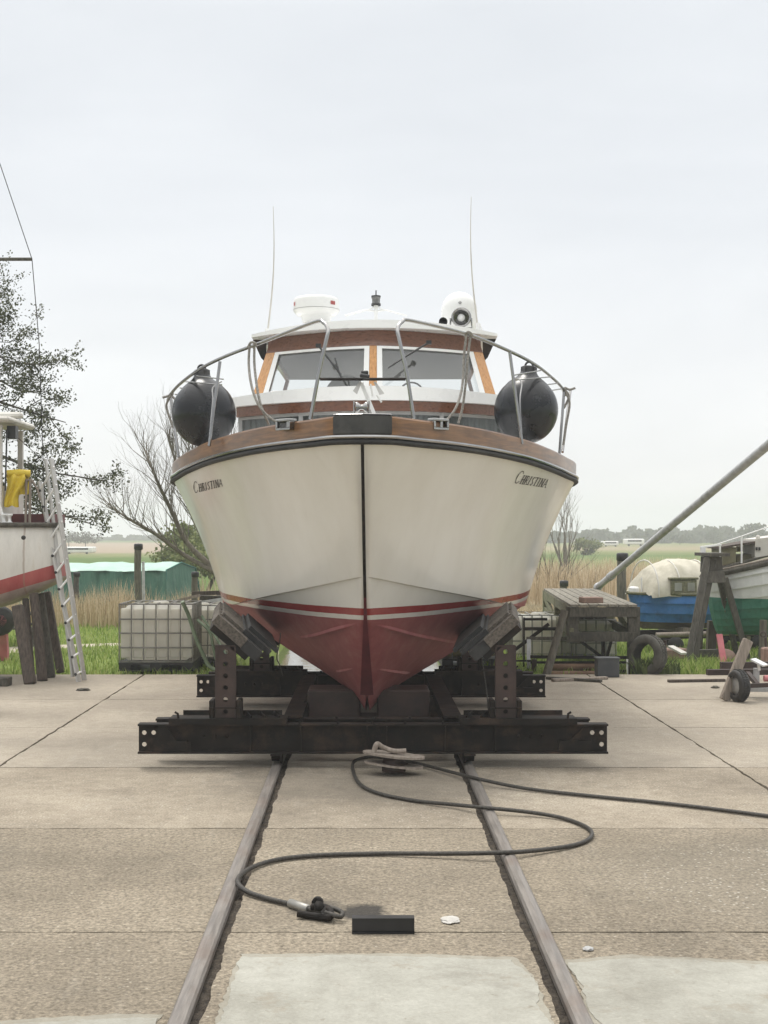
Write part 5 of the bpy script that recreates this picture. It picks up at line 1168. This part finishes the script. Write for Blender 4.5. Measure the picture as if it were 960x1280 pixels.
# trailer with plank
g=G(923,877,0); tl=root('launching_trailer',(g.x+.3,g.y+.2,0),'low rusty launching trailer at the right edge with one black wheel showing','trailer')
m=tyre_mesh(Vector((g.x,g.y,.19)),(1,.28,0),.19,.135,36,.6); wl=part('wheel',m,K['rubber'],tl)
m=MB(); m.lathe([(0,-.03),(.115,-.03),(.115,.03),(0,.03)],Vector((g.x,g.y,.19)),(1,.28,0),20); part('rim',m,K['galv'],wl)
m=MB(); z=.30; m.beam((g.x-.25,g.y+.5,z),(g.x+2.2,g.y+.7,z),.08,.07); m.beam((g.x+.1,g.y+1.2,z),(g.x+2.2,g.y+1.3,z),.08,.12); m.beam((g.x+.1,g.y,.19),(g.x+1.4,g.y+.3,.19),.05,.05); m.beam((g.x+.25,g.y+.05,.19),(g.x+.25,g.y+.55,z),.05,.05); part('frame',m,K['rust'],tl)
m=MB(); m.beam((g.x+.33,g.y+.4,.36),(g.x+.33,g.y+.4,.1),.06,.06,up=(0,1,0)); m.beam((g.x+.05,g.y+.42,.1),(g.x+1.2,g.y+.3,.1),.06,.05); part('galvanised_leg',m,K['galv'],tl)
m=MB(); m.beam(U(941,824,16.6),U(957,832,16.5),.16,.02); m.beam(U(948,828,16.55),U(949,838,16.55),.03,.03); part('lamp_board',m,K['white'],tl)
m=MB(); m.tube([U(955,848,16.4),U(966,848,16.4)],.04,10); part('pink_roller',m,K['pink'],tl)
a=G(905,876,.0); b=U(935,800,a.y+.12); m=MB(); m.beam(a+Vector((0,-.02,.01)),b,.13,.055,0,.006,up=(.35,-1,0)); solo('sawn_plank',m,K['timber_pale'],'pale sawn plank leaning at a slant against the trailer wheel','plank')
for (a,b,w,mt,lb) in(((691,852),(758,849),.10,'timber_pale','pale weathered plank lying flat on the concrete in front of the platform'),((683,849),(752,853),.07,'timber_dark','dark strip of wood beside the pale plank in front of the platform'),((835,853),(906,852),.07,'timber_brown','thin dark strip of wood on the concrete edge in front of the trestle')):
    m=MB(); q=G(*a);r=G(*b); m.beam(q+Vector((0,0,.02)),r+Vector((0,0,.02)),w,.035,0,.004); solo('ground_plank',m,K[mt],lb,'plank','planks lying at the concrete edge')
for P_,lb in(([(601,815,12.3),(604,835,12.25),(608,862,12.2),(611,896,11.95)],'thin cord hanging from the right bilge pad down to the cradle'),([(351,791,13.4),(349,806,13.4),(346,822,13.4),(350,832,13.4),(354,845,13.4)],'thin knotted cord hanging from the hull beside the left bilge pad')):
    m=MB(); m.tube(crom([U(*q) for q in P_],5),.006,6); solo('cord',m,K['wire'],lb,'cord','cords below the hull')
# ================================================================== VEGETATION
def blades(m,x0,x1,y0,y1,n,h0,h1,w,zf,lean=.25,dens=None,bend=True):
    for _ in range(n):
        x=random.uniform(x0,x1); y=random.uniform(y0,y1)
        if dens and not dens(x,y): continue
        z=zf(x,y)-.02; h=random.uniform(h0,h1)*(.65+.7*(.5+.5*noise.noise((x*.9,y*.9,4)))); a=random.uniform(0,math.tau); l=random.uniform(0,lean)*h
        d=Vector((math.cos(a)*l,math.sin(a)*l*.6,0)); s=Vector((w*.5,random.uniform(-.3,.3)*w,0)); b=Vector((x,y,z))
        m.add([b-s,b+s,b+s*.7+d*.35+Vector((0,0,h*.55)),b-s*.7+d*.35+Vector((0,0,h*.55)),b+d+Vector((0,0,h))],[(0,1,2,3),(3,2,4)])
def track(x,y): return abs(y-(29.2+.75*x))>.55 or y>27.5
gm_=MB()
blades(gm_,-13,-1.9,19.62,32.5,17000,.05,.16,.018,gz,.7,track)
blades(gm_,1.7,9.5,19.62,33,15000,.05,.17,.018,gz,.7)
blades(gm_,-13,-1.9,19.55,19.9,900,.06,.16,.02,gz,.9); blades(gm_,3.9,6.2,19.5,20.4,1500,.1,.28,.022,gz,.9)
setting('grass',gm_,K['grass'],'stuff',False)
rm=MB()
blades(rm,-14,-1.9,31.4,34.0,5500,.45,.95,.016,gz,.35)
blades(rm,-14,-1.2,41.6,45,3000,.7,1.1,.02,gz,.35,lambda x,y:x>-4.2 or random.random()<.15)
blades(rm,1.55,6.5,31.2,34.1,2500,.25,.55,.02,gz,.9)
blades(rm,-2,1.5,41.6,46,1500,1.2,1.9,.02,gz,.2)
blades(rm,1.5,30,41.6,47,8000,.7,1.25,.02,gz,.25)
blades(rm,1.5,40,47,72,6000,.5,.95,.022,gz,.3)
blades(rm,4,55,72,100,2500,.4,.7,.03,gz,.35)
setting('reeds',rm,K['reed'],'stuff',False)
def weedclump(px,py,n,h,label):
    m=MB(); g=G(px,py,-.03); blades(m,g.x-.3,g.x+.3,g.y-.05,g.y+.35,n,h*.5,h,.035,lambda x,y:-.03,1.0); return solo('weed_clump',m,K['bushleaf'],label,'weeds',loc=g,recalc=False)
weedclump(822,845,220,.3,'clump of dark weeds growing at the foot of the big tyre')
# trees -----------------------------------------------------------------
def twig_tree(mb,p,d,L,r,depth,tips,rnd,spread=.55,upb=.12,split=(2,3),taper=.72,seg=5,droop=0):
    n=3; pts=[p]; dd=d.copy(); q=p.copy()
    for i in range(n):
        dd=(dd+Vector((rnd.uniform(-1,1),rnd.uniform(-1,1),rnd.uniform(-.6,.8)))*.16+Vector((0,0,upb*.3-droop))).normalized(); q=q+dd*L/n; pts.append(q.copy())
    mb.tube(pts,[r*(1-(1-taper)*i/n) for i in range(n+1)],max(3,seg),caps=False)
    if depth<=2: tips+= [(pts[k],dd.copy()) for k in(1,2,3)]
    if depth<=0: return
    for k in range(rnd.randint(*split)):
        ax=Vector((rnd.uniform(-1,1),rnd.uniform(-1,1),rnd.uniform(-1,1))); nd=(dd+ax*spread+Vector((0,0,upb))).normalized()
        s=pts[rnd.choice((1,2,3,3))] if k else q
        twig_tree(mb,s,nd,L*rnd.uniform(.62,.88),r*taper*rnd.uniform(.6,.85),depth-1,tips,rnd,spread,upb,split,taper,seg-1,droop)
def leaves(mb,tips,n,rad,size,rnd):
    for p,d in tips:
        for _ in range(n):
            c=p+Vector((rnd.gauss(0,rad),rnd.gauss(0,rad),rnd.gauss(0,rad*.8))); a=Vector((rnd.uniform(-1,1),rnd.uniform(-1,1),rnd.uniform(-1,1))).normalized(); b=a.orthogonal().normalized(); s=size*rnd.uniform(.6,1.3)
            mb.add([c-a*s,c+b*s*.6,c+a*s,c-b*s*.6],[(0,1,2,3)])
# big alder at the left
rnd=random.Random(11); YT=25.0; base=Vector((-9.6,YT,-.15)); rt=root('alder_tree',base,'big dark small-leaved tree at the left edge, spreading behind the work boat and ladder','tree')
w=MB(); tips=[]
w.tube([base+Vector((0,0,-.2)),base+Vector((.05,0,1.5)),base+Vector((-.1,.1,3.5)),base+Vector((.1,0,6)),base+Vector((0,0,8.6))],[.3,.26,.22,.16,.06],10)
def limb(z,tip,r,first=.35,dens=2,tw=.55):
    p=base+Vector((0,0,z)); tip=Vector(tip); L=(tip-p).length; n=9; P=[]
    for k in range(n+1):
        t=k/n; P.append(p.lerp(tip,t)+Vector((0,0,.35*math.sin(math.pi*t)*L*.12))+Vector((rnd.uniform(-1,1),rnd.uniform(-1,1),rnd.uniform(-1,1)))*.07*(0<k<n))
    w.tube(P,[r*(1-.85*k/n) for k in range(n+1)],6)
    for k in range(1,n+1):
        if k/n<first: continue
        d=(P[k]-P[k-1]).normalized()
        for _ in range(dens):
            ax=Vector((rnd.uniform(-1,1),rnd.uniform(-1,1),rnd.uniform(-.6,.7))); nd=(d*.75+ax*.8).normalized(); twig_tree(w,P[k]+(P[k-1]-P[k])*rnd.random(),nd,tw*(1.15-.45*k/n),r*.2,2,tips,rnd,.7,.02,(2,2),.7,4)
for z,(px,py),Y,r in((3.9,(112,598),24.6,.07),(2.9,(108,650),25.2,.065),(5.0,(82,528),24.7,.06),(5.4,(52,492),25.3,.055),(5.6,(45,455),24.8,.05),(5.9,(12,428),25.2,.045),(6.1,(-8,392),24.9,.04),(6.4,(-20,362),25.2,.035),(4.6,(20,545),25.6,.055),(3.3,(30,622),24.4,.055)):
    limb(z,U(px,py,Y),r)
for i in range(9):
    az=rnd.uniform(1.2,5.1); z=rnd.uniform(2.8,7.6); L=2.6*(1.25-z/10); limb(z,base+Vector((math.cos(az)*L,math.sin(az)*L,z+.5)),.055,.35,2)
part('trunk',w,K['bark'],rt)
lf=MB(); leaves(lf,tips,9,.07,.027,rnd); part('crown',lf,K['leaf'],rt,recalc=False); NL=len(lf.f)
# bare willow
rnd=random.Random(5); base=U(275,742,28.5); base.z=-.2; rt=root('bare_tree',base,'leafless pale-barked tree fanning out to the left behind the cruiser bow','tree')
w=MB(); tips=[]
w.tube([base+Vector((.3,0,-.2)),base+Vector((.15,0,.5)),base+Vector((0,0,.95))],[.24,.2,.17],9)
for P,r in(([(272,715),(235,680),(215,640),(196,600),(180,560)],.07),([(274,712),(252,668),(235,630),(222,585),(210,548)],.08),([(270,716),(232,695),(195,668),(160,648),(138,632)],.06),([(278,712),(262,660),(250,620),(243,580),(240,548)],.07),([(285,712),(285,660),(280,600),(285,560)],.07),([(292,715),(312,660),(330,610),(340,580)],.07)):
    Q=crom([U(px,py,28.5+rnd.uniform(-.1,.1)+.25*i*rnd.uniform(-1,1)) for i,(px,py) in enumerate(P)],4); n=len(Q); w.tube(Q,[r*(1-.82*i/n) for i in range(n)],6)
    for i in range(4,n):
        d=(Q[i]-Q[i-1]).normalized()
        for _ in range(3):
            ax=Vector((rnd.uniform(-1,1),rnd.uniform(-1,1),rnd.uniform(-.4,.9))); twig_tree(w,Q[i],(d*.9+ax*.65).normalized(),.55*(1.25-.5*i/n),.0105,3,tips,rnd,.55,.18,(2,2),.66,4)
part('branches',w,K['bark_pale'],rt)
# round bush and others
def bush(name,c,rx,rz,n,size,mat,label,cat='bush',seed=1,stems=True):
    rnd=random.Random(seed); rt=root(name,Vector((c.x,c.y,-.2)),label,cat); lf=MB(); cl=[]
    for k in range(26):
        a=Vector((rnd.gauss(0,1),rnd.gauss(0,1),rnd.gauss(0,1))).normalized()*rnd.uniform(.35,1)**.6; cl.append(c+Vector((a.x*rx,a.y*rx,a.z*rz)))
    for _ in range(n):
        q=rnd.choice(cl)+Vector((rnd.gauss(0,rx*.2),rnd.gauss(0,rx*.2),rnd.gauss(0,rz*.17))); a=Vector((rnd.uniform(-1,1),rnd.uniform(-1,1),rnd.uniform(-1,1))).normalized(); b=a.orthogonal(); s=size*rnd.uniform(.6,1.4)
        lf.add([q-a*s,q+b*s*.7,q+a*s,q-b*s*.7],[(0,1,2,3)])
    part('crown',lf,mat,rt,recalc=False)
    if stems:
        w=MB()
        for k in range(7): 
            e=rnd.choice(cl); w.tube([Vector((c.x,c.y,-.3)),Vector((c.x,c.y,-.3)).lerp(e,.5)+Vector((0,0,.1)),e],[.06*rx,.04*rx,.012*rx],5)
        part('trunk',w,K['bark'],rt)
    return rt
bush('round_bush',U(232,684,48),1.0,.75,3000,.06,K['paleleaf'],'round green bush between the bare tree and the green shelter roof',seed=3)
bush('low_bush',U(252,700,44),1.0,.6,1600,.06,K['paleleaf'],'low yellow-green bush at the foot of the bare tree',seed=8)
bush('low_bush',U(733,683,140),1.3,.8,1200,.12,K['paleleaf'],'green bush in the middle of the meadow left of the far white roofs',seed=9)
def shrub(c,n,h,label,seed,rad=.35,mat='bark_pale'):
    rnd=random.Random(seed); rt=root('bare_shrub',c,label,'shrub'); w=MB(); tips=[]
    for k in range(n):
        a=rnd.uniform(0,math.tau); d=Vector((math.cos(a)*rad*1.4,math.sin(a)*rad,1)).normalized(); twig_tree(w,c+Vector((math.cos(a)*.1,math.sin(a)*.1,-.1)),d,h*.42,.022*h/2,3,tips,rnd,.38,.14,(2,3),.7,4)
    part('stems',w,K[mat],rt); return rt
shrub(Vector((U(692,720,46).x,46,-.2)),11,2.4,'bare pale shrub rising from the reeds just right of the hull',4,.5)
shrub(Vector((U(722,725,44).x,44,-.2)),6,1.3,'low spreading bare shrub in the reeds left of the steel boom',14,1.2)
shrub(Vector((U(706,700,90).x,90,-.2)),7,5.0,'tall thin bare shrub against the sky far right of the hull',24,.25)
# far trees that can be told apart
def fartree(px,pyt,Y,wpx,label,mat,seed,bare=False):
    t=U(px,pyt,Y); b=Vector((t.x,Y,-.3)); h=t.z-b.z; rx=wpx/2/F*Y; rnd=random.Random(seed); rt=root('distant_tree',b,label,'tree','far trees at the edge of the meadow')
    w=MB(); w.tube([b,b+Vector((0,0,h*.5)),b+Vector((0,0,h*.85))],[h*.03,h*.02,h*.006],6)
    for k in range(9):
        a=rnd.uniform(0,math.tau); z=h*rnd.uniform(.25,.7); w.tube([b+Vector((0,0,z)),b+Vector((math.cos(a)*rx*.8,math.sin(a)*rx*.8,z+h*.22))],[h*.012,h*.003],4)
    part('trunk',w,K['bark'],rt); lf=MB()
    for _ in range(900):
        a=Vector((rnd.gauss(0,1),rnd.gauss(0,1),rnd.gauss(0,1))).normalized()*rnd.random()**.4; q=b+Vector((a.x*rx*.9,a.y*rx*.9,h*.62+a.z*h*.38))
        if noise.noise(q*(2.2/rx)+Vector((seed,0,0)))<-.08: continue
        u=Vector((rnd.uniform(-1,1),rnd.uniform(-1,1),rnd.uniform(-1,1))).normalized(); v=u.orthogonal(); s=rx*.085*rnd.uniform(.5,1.3)*(1.0)
        lf.add([q-u*s,q+v*s*(.25 if bare else .7),q+u*s,q-v*s*(.25 if bare else .7)],[(0,1,2,3)])
    part('crown',lf,mat,rt,recalc=False)
fartree(107,664,230,44,'broad hazy bare tree in the far meadow right of the ladder',K['fartwig'],2,True)
fartree(86,663,235,26,'narrow hazy bare tree close to the ladder edge, in the far meadow',K['fartwig'],3,True)
fartree(200,664,260,28,'hazy rounded tree right of the tall mooring pile, far off',K['fartwig'],4,True)
fartree(800,661,330,18,'tall lone tree standing above the far wood left of the steel boom',K['farleaf'],6)
fartree(892,664,300,26,'grey-green tree above the far wood between the trestle and the blue boat hood',K['farleaf'],7)
fartree(945,654,290,50,'big grey-green tree above the far wood at the right edge',K['farleaf'],8)
fartree(850,668,280,30,'rounded tree in the far wood above the blue boat',K['farleaf'],12)
# the far wood as one mass
fw=MB(); rnd=random.Random(33)
for px in range(-260,1260,7):
    if px<205: top,Y=(rnd.uniform(669,678),480) if px>120 else (rnd.uniform(672,681),430)
    elif px<640: top,Y=rnd.uniform(664,676),400
    else: top,Y=rnd.uniform(662,674)-(5 if 780<px<1000 else 0),340
    Y+=rnd.uniform(-20,30); t=U(px,top,Y); hh=t.z+.4; rx=rnd.uniform(7,12)/F*Y
    for _ in range(170):
        a=Vector((rnd.gauss(0,1),rnd.gauss(0,1),rnd.gauss(0,1))).normalized()*rnd.random()**.4; q=Vector((t.x+a.x*rx,Y+a.y*rx,max(-.3,-.4+hh*.52+a.z*hh*.5)))
        u=Vector((rnd.uniform(-1,1),rnd.uniform(-.4,.4),rnd.uniform(-1,1))).normalized(); v=u.orthogonal(); s=rnd.uniform(.3,.75)
        fw.add([q-u*s,q+v*s,q+u*s,q-v*s],[(0,1,2,3)])
setting('far_wood',fw,K['farleaf'],'stuff',False)
# far white things in the meadow
def farvan(px,py,Y,w,h,label,name='caravan',cat='caravan'):
    c=U(px,py,Y); rt=root(name,Vector((c.x,Y,-.2)),label,cat,'white shapes far off in the meadow'); m=MB(); m.box(Vector((c.x,Y,-.2+h*.58)),(w,2.2,h*.72),None,0,h*.12); part('body',m,K['white'],rt)
    m=MB(); m.box(Vector((c.x,Y-1.11,-.2+h*.68)),(w*.7,.02,h*.22)); part('window',m,K['black'],rt)
    m=MB()
    for s in(-1,1): m.lathe([(0,-.1),(h*.14,-.1),(h*.14,.1),(0,.1)],Vector((c.x+s*w*.3,Y-1,-.2+h*.14)),(0,1,0),12)
    part('wheel',m,K['rubber'],rt)
farvan(100,686,150,3.2,.9,'low white car parked far off just right of the ladder','parked_car','car')
farvan(792,676,250,3.6,1.5,'largest white caravan far off behind the lone tall tree, close to the steel boom')
farvan(762,680,240,2.8,1.1,'white caravan far off in the meadow, midway between hull and steel boom')
farvan(727,681,245,2.6,1.3,'small white caravan far off beside the green meadow bush')
# ================================================================== AIR, SKY, LIGHT, CAMERA
hz=MB(); hz.box((0,300,8.5),(1500,1100,21)); hb=setting('haze',hz,None,'stuff') if False else None
m_,nt,p=newmat('pale_haze'); nt.nodes.remove(p); vp=node(nt,'ShaderNodeVolumePrincipled'); vp.inputs['Color'].default_value=(.9,.93,.95,1); vp.inputs['Density'].default_value=HAZE; vp.inputs['Anisotropy'].default_value=.2
nt.links.new(vp.outputs[0],[q for q in nt.nodes if q.type=='OUTPUT_MATERIAL'][0].inputs['Volume'])
if HAZE>0:
    hz=MB(); hz.box((0,320,6.4),(1500,1000,17.2)); setting('haze',hz,m_,'stuff')
w=bpy.data.worlds.new('World'); sc.world=w; w.use_nodes=True; nt=w.node_tree; nt.nodes.clear()
out=node(nt,'ShaderNodeOutputWorld'); bg=node(nt,'ShaderNodeBackground'); nt.links.new(bg.outputs[0],out.inputs[0])
sky=node(nt,'ShaderNodeTexSky',sky_type='NISHITA'); sky.sun_disc=False; sky.sun_elevation=R(SUN_EL); sky.sun_rotation=R(SUN_ROT); sky.dust_density=4.0
tc=node(nt,'ShaderNodeTexCoord'); sx=node(nt,'ShaderNodeSeparateXYZ'); nt.links.new(tc.outputs['Generated'],sx.inputs[0])
cl=ramp(nt,sx.outputs[2],[(.0,(8.3,8.4,8.4)),(.09,(7.8,7.93,8.05)),(.22,(6.75,6.98,7.25)),(.36,(6.6,6.85,7.1)),(.6,(13.5,13.5,13.3)),(1.0,(20.5,20.3,19.7))])
mp=node(nt,'ShaderNodeMapping'); mp.inputs['Scale'].default_value=(1.3,1.3,4.5); nt.links.new(tc.outputs['Generated'],mp.inputs[0])
cn=noise_t(nt,mp.outputs[0],1.6,5,.55,.3); cl=mix(nt,1.0,cl,ramp(nt,cn,[(.3,(.9,.905,.915)),(.7,(1.07,1.065,1.06))]),'MULTIPLY')
cl=mix(nt,1.0,cl,ramp(nt,mth(nt,'MULTIPLY_ADD',sx.outputs[1],.5,.5),[(.0,(.78,.78,.78)),(.45,(.82,.82,.82)),(.85,(1,1,1))]),'MULTIPLY'); nt.links.new(mix(nt,.92,sky.outputs[0],cl),bg.inputs[0]); bg.inputs[1].default_value=.1
sd_=bpy.data.lights.new('sun','SUN'); sd_.energy=SUN_E; sd_.angle=R(18); sd_.color=(1,.955,.89); so=bpy.data.objects.new('sun',sd_); COL.objects.link(so)
az=R(SUN_ROT); dirv=Vector((math.sin(az)*math.cos(R(SUN_EL)),math.cos(az)*math.cos(R(SUN_EL)),math.sin(R(SUN_EL)))); so.rotation_euler=dirv.to_track_quat('Z','Y').to_euler(); so.location=dirv*30
cam=bpy.data.cameras.new('camera'); co=bpy.data.objects.new('camera',cam); COL.objects.link(co); co.location=(0,0,H); co.rotation_euler=(R(90),0,0)
cam.sensor_fit='VERTICAL'; cam.sensor_height=36; cam.lens=F/1280*36; cam.shift_x=(480-VX)/1280; cam.shift_y=(VY-640)/1280; cam.clip_start=.1; cam.clip_end=4000
sc.camera=co
vs=sc.view_settings; vs.view_transform='Standard'; vs.look='None'; vs.gamma=1; vs.use_curve_mapping=False; vs.exposure=EXPO
sc.cycles.volume_bounces=1; sc.cycles.max_bounces=8; sc.cycles.transparent_max_bounces=12; sc.cycles.use_denoising=True
